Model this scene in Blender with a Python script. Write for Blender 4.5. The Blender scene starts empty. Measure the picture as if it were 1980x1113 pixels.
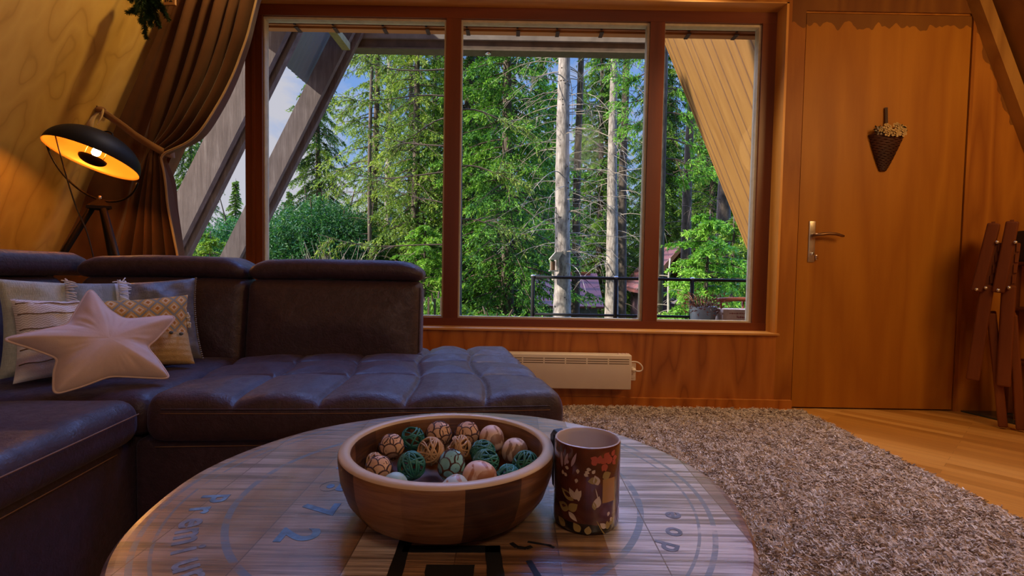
import bpy, math, random
import numpy as np
from mathutils import Vector, Matrix, noise as mnoise

random.seed(7)
RNG = np.random.default_rng(11)
SC = bpy.context.scene
COL = SC.collection
PI = math.pi
Rd = math.radians

# ------------------------------------------------------------------ materials
def new_mat(name):
    m = bpy.data.materials.new(name)
    m.use_nodes = True
    nt = m.node_tree
    b = nt.nodes['Principled BSDF']
    return m, nt, b

def N(nt, typ, **kw):
    n = nt.nodes.new(typ)
    for k, v in kw.items():
        setattr(n, k, v)
    return n

def coords(nt, scale=(1, 1, 1), rot=(0, 0, 0), kind='Object'):
    tc = N(nt, 'ShaderNodeTexCoord')
    mp = N(nt, 'ShaderNodeMapping')
    mp.inputs['Scale'].default_value = scale
    mp.inputs['Rotation'].default_value = rot
    nt.links.new(tc.outputs[kind], mp.inputs['Vector'])
    return mp.outputs['Vector']

def noise(nt, vec, scale, detail=3, rough=.5, dist=0):
    n = N(nt, 'ShaderNodeTexNoise')
    n.inputs['Scale'].default_value = scale
    n.inputs['Detail'].default_value = detail
    n.inputs['Roughness'].default_value = rough
    n.inputs['Distortion'].default_value = dist
    if vec is not None:
        nt.links.new(vec, n.inputs['Vector'])
    return n.outputs['Fac']

def mth(nt, op, a, b=None, c=None, clamp=False):
    n = N(nt, 'ShaderNodeMath', operation=op, use_clamp=clamp)
    for i, x in enumerate((a, b, c)):
        if x is None:
            continue
        if isinstance(x, (int, float)):
            n.inputs[i].default_value = x
        else:
            nt.links.new(x, n.inputs[i])
    return n.outputs[0]

def ramp(nt, fac, stops, interp='LINEAR'):
    r = N(nt, 'ShaderNodeValToRGB')
    r.color_ramp.interpolation = interp
    el = r.color_ramp.elements
    while len(el) < len(stops):
        el.new(.5)
    for e, (p, c) in zip(el, stops):
        e.position = p
        e.color = c if len(c) == 4 else (*c, 1)
    nt.links.new(fac, r.inputs['Fac'])
    return r.outputs['Color']

def mixc(nt, fac, a, b, mode='MIX'):
    n = N(nt, 'ShaderNodeMix', data_type='RGBA', blend_type=mode)
    for sock, x in (('Factor', fac), ('A', a), ('B', b)):
        s = [i for i in n.inputs if i.name == sock and (i.type == 'RGBA' or sock == 'Factor' and i.type == 'VALUE')][0]
        if isinstance(x, (int, float)):
            s.default_value = x
        elif isinstance(x, tuple):
            s.default_value = x if len(x) == 4 else (*x, 1)
        else:
            nt.links.new(x, s)
    return [o for o in n.outputs if o.type == 'RGBA'][0]

def bump(nt, b, h, strength=.3, dist=.01):
    n = N(nt, 'ShaderNodeBump')
    n.inputs['Strength'].default_value = strength
    n.inputs['Distance'].default_value = dist
    nt.links.new(h, n.inputs['Height'])
    nt.links.new(n.outputs['Normal'], b.inputs['Normal'])

def sep(nt, vec):
    s = N(nt, 'ShaderNodeSeparateXYZ')
    nt.links.new(vec, s.inputs[0])
    return s.outputs

def plain(name, c, rough=.6, metal=0., var=.15, scale=20, spec=.5, bmp=0., sheen=0.):
    m, nt, b = new_mat(name)
    v = noise(nt, coords(nt), scale, 3)
    lo = tuple(x * (1 - var) for x in c)
    hi = tuple(min(1, x * (1 + var)) for x in c)
    nt.links.new(ramp(nt, v, [(.3, lo), (.7, hi)]), b.inputs['Base Color'])
    b.inputs['Roughness'].default_value = rough
    b.inputs['Metallic'].default_value = metal
    b.inputs['Specular IOR Level'].default_value = spec
    if sheen:
        b.inputs['Sheen Weight'].default_value = sheen
        b.inputs['Sheen Roughness'].default_value = .5
    if bmp:
        bump(nt, b, noise(nt, coords(nt), scale * 3, 4), bmp, .005)
    return m

def wood(name, c1, c2, grain='z', rings=14, rough=.5, stretch=7, fine=60, nscale=1.1, bmp=.08, stain=None, c3=None, spec=.4, lines=0.):
    """contour-like grain: noise stretched along the grain, folded into rings"""
    m, nt, b = new_mat(name)
    s = [1, 1, 1]
    s['xyz'.index(grain)] = 1 / stretch
    vec = coords(nt, tuple(s))
    n1 = noise(nt, vec, nscale * 3, 2, .4)
    r = mth(nt, 'PINGPONG', mth(nt, 'MULTIPLY', n1, rings), 1.0)
    f = noise(nt, vec, fine, 3, .6)
    fac = mth(nt, 'ADD', mth(nt, 'MULTIPLY', r, .62), mth(nt, 'MULTIPLY', f, .38))
    colr = ramp(nt, fac, [(.18, c1), (.8, c2)])
    if lines:
        ln = ramp(nt, r, [(.0, (1, 1, 1)), (.16, (0, 0, 0))])
        colr = mixc(nt, mth(nt, 'MULTIPLY', ln, lines), colr, tuple(x * .45 for x in c1))
    big = noise(nt, coords(nt), .9, 2)
    colr = mixc(nt, mth(nt, 'MULTIPLY', big, .25), colr, c3 or c1)
    if stain:
        colr = stain(nt, colr)
    nt.links.new(colr, b.inputs['Base Color'])
    b.inputs['Roughness'].default_value = rough
    b.inputs['Specular IOR Level'].default_value = spec
    if bmp:
        bump(nt, b, fac, bmp, .004)
    return m

# ------------------------------------------------------------------ objects
def tag(o, label=None, cat=None, group=None, kind=None):
    if label: o['label'] = label
    if cat: o['category'] = cat
    if group: o['group'] = group
    if kind: o['kind'] = kind
    return o

def thing(name, label, cat, loc=(0, 0, 0), group=None):
    o = bpy.data.objects.new(name, None)
    o.empty_display_size = .05
    COL.objects.link(o)
    o.location = loc
    return tag(o, label, cat, group)

def wloc(o):
    v = Vector((0, 0, 0))
    while o is not None:
        v += o.location
        o = o.parent
    return v

def mesh(name, V, F, mat=None, parent=None, smooth=False, uv=None, loc=None, mats=None, fmat=None):
    """V in world space; one mesh object; its origin sits at its parent's base (or at loc)"""
    V = np.asarray(V, dtype=np.float64).reshape(-1, 3)
    off = np.array(wloc(parent)) if parent is not None else np.array(loc if loc is not None else (0, 0, 0), dtype=float)
    me = bpy.data.meshes.new(name)
    if isinstance(F, np.ndarray):
        nf, k = F.shape
        me.vertices.add(len(V)); me.loops.add(nf * k); me.polygons.add(nf)
        me.vertices.foreach_set('co', (V - off).ravel())
        me.loops.foreach_set('vertex_index', F.ravel().astype(np.int32))
        me.polygons.foreach_set('loop_start', np.arange(0, nf * k, k, dtype=np.int32))
        me.polygons.foreach_set('loop_total', np.full(nf, k, dtype=np.int32))
        me.update(calc_edges=True)
    else:
        me.from_pydata([tuple(v) for v in (V - off)], [], [tuple(int(i) for i in f) for f in F])
    if smooth:
        me.polygons.foreach_set('use_smooth', np.ones(len(me.polygons), dtype=bool))
    if uv is not None:
        l = me.uv_layers.new(name='UVMap')
        idx = np.empty(len(me.loops), dtype=np.int32)
        me.loops.foreach_get('vertex_index', idx)
        l.data.foreach_set('uv', np.asarray(uv, dtype=np.float32)[idx].ravel())
    for mm in (mats or ([mat] if mat else [])):
        me.materials.append(mm)
    if fmat is not None:
        me.polygons.foreach_set('material_index', np.asarray(fmat, dtype=np.int32))
    o = bpy.data.objects.new(name, me)
    COL.objects.link(o)
    if parent is not None:
        o.parent = parent
    elif loc is not None:
        o.location = loc
    return o

class MB:
    """collects pieces of ONE part"""
    def __init__(s):
        s.V, s.F, s.n, s.M = [], [], 0, []
    def add(s, vf, mi=0):
        V, F = vf
        V = np.asarray(V, dtype=float).reshape(-1, 3)
        s.V.append(V)
        for f in F:
            s.F.append([int(i) + s.n for i in f])
            s.M.append(mi)
        s.n += len(V)
        return s
    def build(s, name, mat=None, parent=None, smooth=False, loc=None, mats=None):
        return mesh(name, np.concatenate(s.V), s.F, mat, parent, smooth, None, loc, mats, s.M if mats else None)

def box(lo, hi):
    x0, y0, z0 = lo; x1, y1, z1 = hi
    V = [(x0, y0, z0), (x1, y0, z0), (x1, y1, z0), (x0, y1, z0), (x0, y0, z1), (x1, y0, z1), (x1, y1, z1), (x0, y1, z1)]
    F = [(0, 3, 2, 1), (4, 5, 6, 7), (0, 1, 5, 4), (1, 2, 6, 5), (2, 3, 7, 6), (3, 0, 4, 7)]
    return np.array(V, float), F

def prism(poly, axis, a, b):
    """polygon (list of 2D) extruded along axis from a to b. axis 'y': poly is (x,z); 'x': (y,z); 'z': (x,y)"""
    n = len(poly)
    def p3(p, t):
        return {'y': (p[0], t, p[1]), 'x': (t, p[0], p[1]), 'z': (p[0], p[1], t)}[axis]
    V = [p3(p, a) for p in poly] + [p3(p, b) for p in poly]
    F = [list(range(n)), list(range(2 * n - 1, n - 1, -1))]
    for i in range(n):
        j = (i + 1) % n
        F.append([i, i + n, j + n, j])
    # make the faces look outward
    V = np.array(V, float)
    c = V.mean(0)
    nrm = np.cross(V[F[2][1]] - V[F[2][0]], V[F[2][2]] - V[F[2][0]])
    if np.dot(nrm, V[F[2]].mean(0) - c) < 0:
        F = [f[::-1] for f in F]
    return V, F

def rbox(lo, hi, r=.02, n=(6, 6, 6), rs=3):
    """rounded box with a grid dense enough to displace"""
    lo = np.array(lo, float); hi = np.array(hi, float)
    r = min(r, .499 * (hi - lo).min())
    axs = []
    for k in range(3):
        e = r * (1 - np.cos(np.linspace(0, PI / 2, rs + 1)))
        mid = np.linspace(lo[k] + r, hi[k] - r, n[k] + 1)
        axs.append(np.unique(np.round(np.concatenate([lo[k] + e, mid, hi[k] - e]), 7)))
    idx, V, F = {}, [], []
    def vid(p):
        key = tuple(np.round(p, 6))
        if key not in idx:
            idx[key] = len(V); V.append(p)
        return idx[key]
    for k in range(3):
        a, b = [(1, 2), (2, 0), (0, 1)][k]
        for side, val in ((0, lo[k]), (1, hi[k])):
            A, B = axs[a], axs[b]
            ids = np.empty((len(A), len(B)), int)
            for i, x in enumerate(A):
                for j, y in enumerate(B):
                    p = [0, 0, 0]; p[k] = val; p[a] = x; p[b] = y
                    ids[i, j] = vid(p)
            for i in range(len(A) - 1):
                for j in range(len(B) - 1):
                    q = [ids[i, j], ids[i + 1, j], ids[i + 1, j + 1], ids[i, j + 1]]
                    F.append(q if side else q[::-1])
    V = np.array(V, float)
    inn = np.clip(V, lo + r, hi - r)
    d = V - inn
    L = np.linalg.norm(d, axis=1, keepdims=True)
    V = np.where(L > 1e-9, inn + d / np.maximum(L, 1e-9) * r, V)
    return V, F

def tube(path, rad, sides=8, closed=False, caps=True):
    P = np.array(path, float)
    n = len(P)
    rad = np.full(n, rad, float) if np.isscalar(rad) else np.array(rad, float)
    T = np.gradient(P, axis=0)
    if closed:
        T = np.roll(P, -1, 0) - np.roll(P, 1, 0)
    T /= np.maximum(np.linalg.norm(T, axis=1, keepdims=True), 1e-9)
    up = np.array([0, 0, 1.]) if abs(T[0][2]) < .9 else np.array([1., 0, 0])
    nr = np.cross(T[0], up); nr /= np.linalg.norm(nr)
    V = []
    for i in range(n):
        nr = nr - T[i] * np.dot(nr, T[i]); nr /= max(np.linalg.norm(nr), 1e-9)
        bi = np.cross(T[i], nr)
        for k in range(sides):
            a = 2 * PI * k / sides
            V.append(P[i] + rad[i] * (math.cos(a) * nr + math.sin(a) * bi))
    F = []
    for i in range(n if closed else n - 1):
        i2 = (i + 1) % n
        for k in range(sides):
            k2 = (k + 1) % sides
            F.append([i * sides + k, i * sides + k2, i2 * sides + k2, i2 * sides + k])
    if caps and not closed:
        F.append(list(range(sides))[::-1])
        F.append([(n - 1) * sides + k for k in range(sides)])
    return np.array(V), F

def ribbon_bar(p0, p1, w, t, side):
    """flat bar from p0 to p1: width w along 'side', thickness t"""
    p0 = np.array(p0, float); p1 = np.array(p1, float); d = p1 - p0; d /= np.linalg.norm(d)
    s = np.array(side, float); s -= d * np.dot(s, d); s /= np.linalg.norm(s)
    n = np.cross(d, s)
    V = []
    for p in (p0, p1):
        for a, b in ((-1, -1), (1, -1), (1, 1), (-1, 1)):
            V.append(p + s * a * w / 2 + n * b * t / 2)
    F = [(0, 3, 2, 1), (4, 5, 6, 7), (0, 1, 5, 4), (1, 2, 6, 5), (2, 3, 7, 6), (3, 0, 4, 7)]
    return np.array(V), F

def lathe(prof, seg=48, c=(0, 0, 0), caps=True):
    """profile [(r,z)...] around z at c"""
    V, F = [], []
    for (r, z) in prof:
        for k in range(seg):
            a = 2 * PI * k / seg
            V.append((c[0] + r * math.cos(a), c[1] + r * math.sin(a), c[2] + z))
    for i in range(len(prof) - 1):
        for k in range(seg):
            k2 = (k + 1) % seg
            F.append([i * seg + k, i * seg + k2, (i + 1) * seg + k2, (i + 1) * seg + k])
    if caps:
        F.append(list(range(seg))[::-1])
        F.append([(len(prof) - 1) * seg + k for k in range(seg)])
    return np.array(V), F

def blob(c, r, seg=20, rings=12):
    V, F = [], []
    rx, ry, rz = r if not np.isscalar(r) else (r, r, r)
    for i in range(rings + 1):
        th = PI * i / rings
        for k in range(seg):
            a = 2 * PI * k / seg
            V.append((c[0] + rx * math.sin(th) * math.cos(a), c[1] + ry * math.sin(th) * math.sin(a), c[2] + rz * math.cos(th)))
    for i in range(rings):
        for k in range(seg):
            k2 = (k + 1) % seg
            F.append([i * seg + k, (i + 1) * seg + k, (i + 1) * seg + k2, i * seg + k2])
    return np.array(V), F

def smoothstep(a, b, x):
    t = np.clip((x - a) / (b - a), 0, 1)
    return t * t * (3 - 2 * t)

def bez(p0, p1, p2, n=10):
    t = np.linspace(0, 1, n)[:, None]
    p0, p1, p2 = map(lambda p: np.array(p, float), (p0, p1, p2))
    return (1 - t) ** 2 * p0 + 2 * t * (1 - t) * p1 + t * t * p2

def text_geo(body, size, align='CENTER', extrude=.0004, bold=.012):
    cu = bpy.data.curves.new('lettering_curve', 'FONT')
    cu.body = body; cu.size = size; cu.extrude = extrude; cu.offset = bold * size / .5
    cu.align_x = align; cu.align_y = 'CENTER'
    o = bpy.data.objects.new('lettering_curve', cu)
    COL.objects.link(o)
    bpy.context.view_layer.update()
    me = bpy.data.meshes.new_from_object(o.evaluated_get(bpy.context.evaluated_depsgraph_get()))
    V = np.array([v.co[:] for v in me.vertices]) if len(me.vertices) else np.zeros((0, 3))
    F = [list(p.vertices) for p in me.polygons]
    bpy.data.objects.remove(o); bpy.data.curves.remove(cu); bpy.data.meshes.remove(me)
    return V, F

# ------------------------------------------------------------------ camera
def make_camera():
    cd = bpy.data.cameras.new('camera')
    cd.sensor_width = 36; cd.sensor_fit = 'HORIZONTAL'
    cd.lens = 36 * 1000 / 1980
    cd.clip_start = .02; cd.clip_end = 300
    co = bpy.data.objects.new('camera', cd)
    COL.objects.link(co)
    p = math.atan(.042); r = Rd(1.0)
    fwd = Vector((0, math.cos(p), -math.sin(p)))
    up0 = Vector((0, math.sin(p), math.cos(p)))
    rt0 = Vector((1, 0, 0))
    rt = rt0 * math.cos(r) + up0 * math.sin(r)
    up = -rt0 * math.sin(r) + up0 * math.cos(r)
    M = Matrix((rt, up, -fwd)).transposed().to_4x4()
    M.translation = (0, 0, .75)
    co.matrix_world = M
    SC.camera = co
make_camera()
# ------------------------------------------------------------------ room shell
def st(o):
    o['kind'] = 'structure'
    return o

def facade_stain(nt, colr, x0=0.):
    # water stain along the lintel and along the sloping trim
    v = coords(nt)
    x, y, z = sep(nt, v)
    x = mth(nt, 'ADD', x, x0)
    n = noise(nt, coords(nt, (1, 1, .25)), 13, 2, .5)
    n2 = noise(nt, coords(nt, (1, 1, 1)), 9, 2, .5)
    line = mth(nt, 'ADD', z, mth(nt, 'MULTIPLY', mth(nt, 'SUBTRACT', n, .5), .17))
    a = mth(nt, 'MULTIPLY', mth(nt, 'GREATER_THAN', line, 2.055), mth(nt, 'GREATER_THAN', x, 1.46))
    sl = mth(nt, 'ADD', mth(nt, 'ADD', x, mth(nt, 'MULTIPLY', z, .44)), mth(nt, 'MULTIPLY', mth(nt, 'SUBTRACT', n2, .5), .16))
    b_ = mth(nt, 'MULTIPLY', mth(nt, 'GREATER_THAN', sl, 3.335), mth(nt, 'GREATER_THAN', z, 1.55))
    m = mth(nt, 'MULTIPLY', mth(nt, 'MAXIMUM', a, b_), .62)
    return mixc(nt, m, colr, (.07, .024, .006))

M = {}
M['facade'] = wood('facade_plywood', (.27, .082, .007), (.43, .158, .015), 'z', 12, .5, 9, 50, 1.6, .05, facade_stain, (.34, .105, .013), .3)
M['facade_low'] = wood('parapet_plywood', (.33, .095, .010), (.50, .175, .026), 'z', 13, .42, 7, 60, 1.9, .05, None, (.38, .11, .012), .4, .35)
M['door'] = wood('door_veneer', (.33, .112, .007), (.42, .160, .011), 'z', 9, .5, 10, 70, 1.6, .04, lambda nt, c: facade_stain(nt, c, (1.535 + 2.44) / 2), (.37, .132, .009), .3)
M['ply'] = wood('pale_plywood', (.56, .315, .070), (.66, .40, .10), 'z', 11, .55, 6, 40, 2.0, .03, None, (.60, .345, .075), .25, .28)
M['frame'] = wood('mahogany_frame', (.095, .017, .003), (.18, .038, .006), 'z', 6, .38, 12, 60, 1.5, .05, None, None, .5)
M['frame_h'] = wood('mahogany_rail', (.095, .017, .003), (.18, .038, .006), 'x', 6, .38, 12, 60, 1.5, .05, None, None, .5)
M['lining'] = wood('window_lining_ply', (.50, .20, .03), (.74, .36, .08), 'z', 12, .42, 9, 60, 1.2, .04, None, None, .4)
M['lining_h'] = wood('window_sill_ply', (.50, .22, .045), (.72, .38, .11), 'x', 12, .42, 9, 60, 1.2, .04, None, None, .4)
M['bead'] = plain('pale_glazing_bead', (.52, .42, .27), .4, 0, .12, 30)
M['trim'] = wood('sloping_trim_pine', (.26, .11, .02), (.40, .19, .04), 'z', 10, .5, 9, 60, 1.3, .05)
M['plainwhite'] = plain('off_white_enamel', (.72, .60, .45), .35, 0, .03, 8)
M['dark'] = plain('black_gap', (.01, .007, .005), .8)

def floor_mat():
    m, nt, b = new_mat('oak_strip_floor')
    v = coords(nt, rot=(0, 0, Rd(47)))
    br = N(nt, 'ShaderNodeTexBrick')
    br.offset = .37; br.squash = 1
    for k, x in (('Scale', 1.0), ('Brick Width', .80), ('Row Height', .052), ('Mortar Size', .0008), ('Mortar Smooth', .1), ('Bias', 0.)):
        br.inputs[k].default_value = x
    br.inputs['Color1'].default_value = (0, 0, 0, 1); br.inputs['Color2'].default_value = (1, 1, 1, 1); br.inputs['Mortar'].default_value = (0, 0, 0, 1)
    nt.links.new(v, br.inputs['Vector'])
    mg = N(nt, 'ShaderNodeMapping'); mg.inputs['Scale'].default_value = (1.5, 26, 1); nt.links.new(v, mg.inputs['Vector'])
    g = noise(nt, mg.outputs[0], 2.5, 4, .6)
    f = mth(nt, 'ADD', mth(nt, 'MULTIPLY', br.outputs['Color'], .5), mth(nt, 'MULTIPLY', g, .5))
    c = ramp(nt, f, [(.15, (.30, .115, .018)), (.5, (.46, .20, .036)), (.85, (.58, .29, .068))])
    c = mixc(nt, mth(nt, 'MULTIPLY', br.outputs['Fac'], .7), c, (.20, .08, .014))
    nt.links.new(c, b.inputs['Base Color'])
    b.inputs['Roughness'].default_value = .32
    b.inputs['Specular IOR Level'].default_value = .4
    bump(nt, b, g, .04, .002)
    return m
M['floor'] = floor_mat()

YW, YO = 2.80, 3.00          # facade, inner and outer face
LX = lambda z: -2.76 + .46 * z
RX = lambda z: 3.43 - .44 * z
ZC = 6.70                    # just under the ridge of the A-frame
OL = lambda z: -2.60 + .46 * z   # sloping edge of the window opening
OZ0, OZ1, OX1 = .405, 2.169, 1.441
DX0, DX1, DZ1 = 1.535, 2.44, 2.13

b = MB()
b.add(prism([(LX(0), 0), (OX1, 0), (OX1, OZ0), (LX(OZ0), OZ0)], 'y', YW, YO), 1)
ZL = 2.55                    # lintel height; unseen gable opening above it, added to let sky light in
b.add(prism([(OX1, 0), (DX0, 0), (DX0, ZL), (OX1, ZL)], 'y', YW, YO), 0)
b.add(prism([(LX(OZ1), OZ1), (OX1, OZ1), (OX1, ZL), (LX(ZL), ZL)], 'y', YW, YO), 0)
b.add(prism([(DX0, DZ1), (DX1, DZ1), (RX(ZL), ZL), (DX0, ZL)], 'y', YW, YO), 0)
b.add(prism([(DX1, 0), (RX(0), 0), (RX(DZ1), DZ1), (DX1, DZ1)], 'y', YW, YO), 0)
ZG = 6.1                     # top of the added gable opening
b.add(prism([(LX(ZL), ZL), (LX(ZL) + .12, ZL), (LX(ZG) + .12, ZG), (LX(ZG), ZG)], 'y', YW, YO), 0)
b.add(prism([(RX(ZL) - .12, ZL), (RX(ZL), ZL), (RX(ZG), ZG), (RX(ZG) - .12, ZG)], 'y', YW, YO), 0)
b.add(prism([(LX(ZG), ZG), (RX(ZG), ZG), (RX(ZC), ZC), (LX(ZC), ZC)], 'y', YW, YO), 0)
b.add(prism([(LX(OZ0), OZ0), (OL(OZ0), OZ0), (OL(OZ1), OZ1), (LX(OZ1), OZ1)], 'y', YW, YO), 0)
st(b.build('wall_front', mats=[M['facade'], M['facade_low']]))

YB = -2.6
def slab(name, pts, mat):
    return st(mesh(name, *prism(pts, 'y', YB, YO), mat))
slab('wall_left', [(LX(0), 0), (LX(ZC), ZC), (LX(ZC) - .12, ZC), (LX(0) - .12, 0)], M['ply'])
slab('wall_right', [(RX(0), 0), (RX(ZC), ZC), (RX(ZC) + .12, ZC), (RX(0) + .12, 0)], M['facade'])
slab('ceiling', [(LX(ZC) - .12, ZC), (RX(ZC) + .12, ZC), (RX(ZC) + .12, ZC + .12), (LX(ZC) - .12, ZC + .12)], M['ply'])
st(mesh('floor', *box((LX(0) - .12, YB, -.12), (RX(0) + .12, YO, 0)), M['floor']))
# gable wall behind the camera; its unglazed opening is added to admit fill daylight
gx0, gx1, gz0, gz1 = -.5, 1.1, .8, 2.1
b = MB()
b.add(prism([(LX(0), 0), (RX(0), 0), (RX(gz0), gz0), (LX(gz0), gz0)], 'y', YB - .15, YB))
b.add(prism([(LX(gz1), gz1), (RX(gz1), gz1), (RX(ZC), ZC), (LX(ZC), ZC)], 'y', YB - .15, YB))
b.add(prism([(LX(gz0), gz0), (gx0, gz0), (gx0, gz1), (LX(gz1), gz1)], 'y', YB - .15, YB))
b.add(prism([(gx1, gz0), (RX(gz0), gz0), (RX(gz1), gz1), (gx1, gz1)], 'y', YB - .15, YB))
st(b.build('wall_back', M['ply']))

st(mesh('baseboard_front', *box((-1.2, 2.782, 0), (DX0 - .004, YW, .048)), M['facade_low']))

# window reveal lining: sill, jamb, head
t = .012
b = MB()
b.add(box((OL(OZ0) + .02, YW - .020, OZ0 - .004), (OX1 + .008, 2.90, OZ0 + .006)), 0)
b.build('trim_1', mats=[M['lining_h']])
st(bpy.data.objects['trim_1'])
st(mesh('trim_2', *box((OX1 - t, YW - .004, OZ0 + .006), (OX1, 2.90, OZ1)), M['lining']))
st(mesh('trim_3', *box((OL(OZ1) + .02, YW - .004, OZ1 - .006), (OX1, 2.90, OZ1)), M['lining_h']))
# pine trim in the corner of the facade and the sloping wall
st(mesh('trim_4', *prism([(RX(1.0) - .085, 1.0), (RX(1.0) - .02, 1.0), (RX(ZL) - .02, ZL), (RX(ZL) - .085, ZL)], 'y', 2.735, YW), M['trim']))

# the big window: frame, glazing beads, panes
win = st(thing('window_1', None, None, (0, 2.90, OZ0)))
FY0, FY1 = 2.895, 2.975
PZ0, PZ1 = .455, 2.103
PX = [(-1.398, -.385), (-.304, .736), (.816, 1.353)]
fr = MB()
fr.add(box((OL(OZ0) + .03, FY0, OZ0 + .004), (OX1, FY1, PZ0)), 1)
fr.add(box((OL(OZ1), FY0, PZ1), (OX1, FY1, OZ1)), 1)
for x0, x1 in ((-1.492, -1.398), (-.385, -.304), (.736, .816), (1.353, OX1)):
    fr.add(box((x0, FY0 + .002, PZ0), (x1, FY1, PZ1)), 0)
fr.add(prism([(OL(OZ0), OZ0), (OL(OZ0) + .09, OZ0), (OL(OZ1) + .09, OZ1), (OL(OZ1), OZ1)], 'y', FY0 + .001, FY1), 0)
fr.add(box((-1.452, FY0 - .006, PZ0 - .02), (-1.438, FY0 + .004, PZ1 + .02)), 0)
fr.build('window_frame', parent=win, mats=[M['frame'], M['frame_h']])
def glass_mat():
    m, nt, b = new_mat('window_glass')
    nt.nodes.remove(b)
    out = nt.nodes['Material Output']
    tr = N(nt, 'ShaderNodeBsdfTransparent'); tr.inputs['Color'].default_value = (.97, .98, .97, 1)
    gl = N(nt, 'ShaderNodeBsdfGlossy'); gl.inputs['Roughness'].default_value = 0
    fz = N(nt, 'ShaderNodeFresnel'); fz.inputs['IOR'].default_value = 1.12
    mx = N(nt, 'ShaderNodeMixShader')
    nt.links.new(fz.outputs[0], mx.inputs[0]); nt.links.new(tr.outputs[0], mx.inputs[1]); nt.links.new(gl.outputs[0], mx.inputs[2])
    nt.links.new(mx.outputs[0], out.inputs[0])
    return m
M['glass'] = glass_mat()
bw = .012
for (x0, x1) in PX:
    bd = MB()
    bd.add(box((x0, FY0 + .02, PZ1 - bw), (x1, FY1 - .012, PZ1)))
    bd.add(box((x0, FY0 + .02, PZ0), (x1, FY1 - .012, PZ0 + .008)))
    bd.add(box((x0, FY0 + .02, PZ0 + .008), (x0 + .006, FY1 - .012, PZ1 - bw)))
    bd.add(box((x1 - bw, FY0 + .02, PZ0 + .008), (x1, FY1 - .012, PZ1 - bw)))
    bd.build('glazing_bead', M['bead'], win)
    mesh('pane', *box((x0 + .004, 2.945, PZ0 + .004), (x1 - .004, 2.949, PZ1 - .004)), M['glass'], win)
mesh('pane', *prism([(OL(PZ0) + .09, PZ0), (-1.492, PZ0), (-1.492, PZ1), (OL(PZ1) + .09, PZ1)], 'y', 2.945, 2.949), M['glass'], win)
# reddish fascia board with dark lath ends hanging outside over the window
b = MB()
b.add(box((-1.75, 3.03, 2.115), (1.75, 3.05, 2.30)), 0)
b.add(box((-1.75, 3.052, 2.104), (1.75, 3.10, 2.30)), 0)
for k in range(13):
    x = -1.55 + k * .255 + .02 * math.sin(k * 2.3)
    b.add(box((x, 3.022, 2.112), (x + .012, 3.031, 2.2)), 1)
    b.add(box((x, 3.03, 2.100), (x + .022, 3.102, 2.1045)), 1)
M['fascia'] = wood('reddish_fascia', (.34, .11, .025), (.58, .24, .06), 'x', 5, .6, 12, 60)
M['fascia_dark'] = plain('dark_lath', (.06, .022, .012), .7)
st(b.build('trim_5', mats=[M['fascia'], M['fascia_dark']]))
for o in (win,):
    pass

# the door
door = st(thing('door_1', None, None, ((DX0 + DX1) / 2, YW, 0)))
DY = 2.806
mesh('panel', *box((DX0 + .006, DY, .008), (DX1 - .022, DY + .045, DZ1 - .012)), M['door'], door)
b = MB()
b.add(box((DX1 - .017, 2.799, 0), (DX1, DY + .05, DZ1)))
b.add(box((DX0 + .001, 2.81, DZ1 - .008), (DX1 - .018, DY + .05, DZ1)))
b.build('door_frame', M['facade'], door)
mesh('rebate', *box((DX0, DY + .046, 0), (DX1, YO, DZ1)), M['dark'], door)
M['steel'] = plain('brushed_steel', (.55, .50, .42), .3, .9, .1, 40)
M['bronze'] = plain('dull_bronze', (.22, .12, .06), .35, .85, .1, 40)
M['chrome'] = plain('bright_chrome', (.8, .8, .82), .12, 1., .03, 20)
mesh('handle_plate', *rbox((1.596, DY - .008, .800), (1.632, DY + .001, 1.022), .004, (2, 1, 4)), M['steel'], door, True)
pth = [(1.614, DY - .006, .946), (1.614, DY - .03, .946), (1.618, DY - .042, .946), (1.64, DY - .045, .948), (1.68, DY - .045, .953), (1.72, DY - .044, .951), (1.752, DY - .042, .943), (1.764, DY - .041, .941)]
mesh('lever', *tube(pth, [.009, .009, .009, .009, .0085, .008, .0075, .005], 10), M['bronze'], door, True)
b = MB()
b.add(tube([(1.614, DY - .004, .845), (1.614, DY - .014, .845)], .009, 14))
b.add(rbox((1.634, DY - .012, .812), (1.648, DY - .006, .84), .003, (1, 1, 1)))
b.add(box((1.612, DY - .02, .838), (1.616, DY - .012, .852)))
b.build('lock_cylinder', M['chrome'], door, True)
# ------------------------------------------------------------------ corner sofa
SA = Rd(5.5)
def SL(V):
    """sofa's own plan (u along the back, v towards the window) -> world"""
    V = np.array(V, float).reshape(-1, 3)
    u, v, z = V[:, 0], V[:, 1], V[:, 2]
    return np.stack([-.83 + u * math.cos(SA) - v * math.sin(SA), 1.14 + u * math.sin(SA) + v * math.cos(SA), z], 1)

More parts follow.
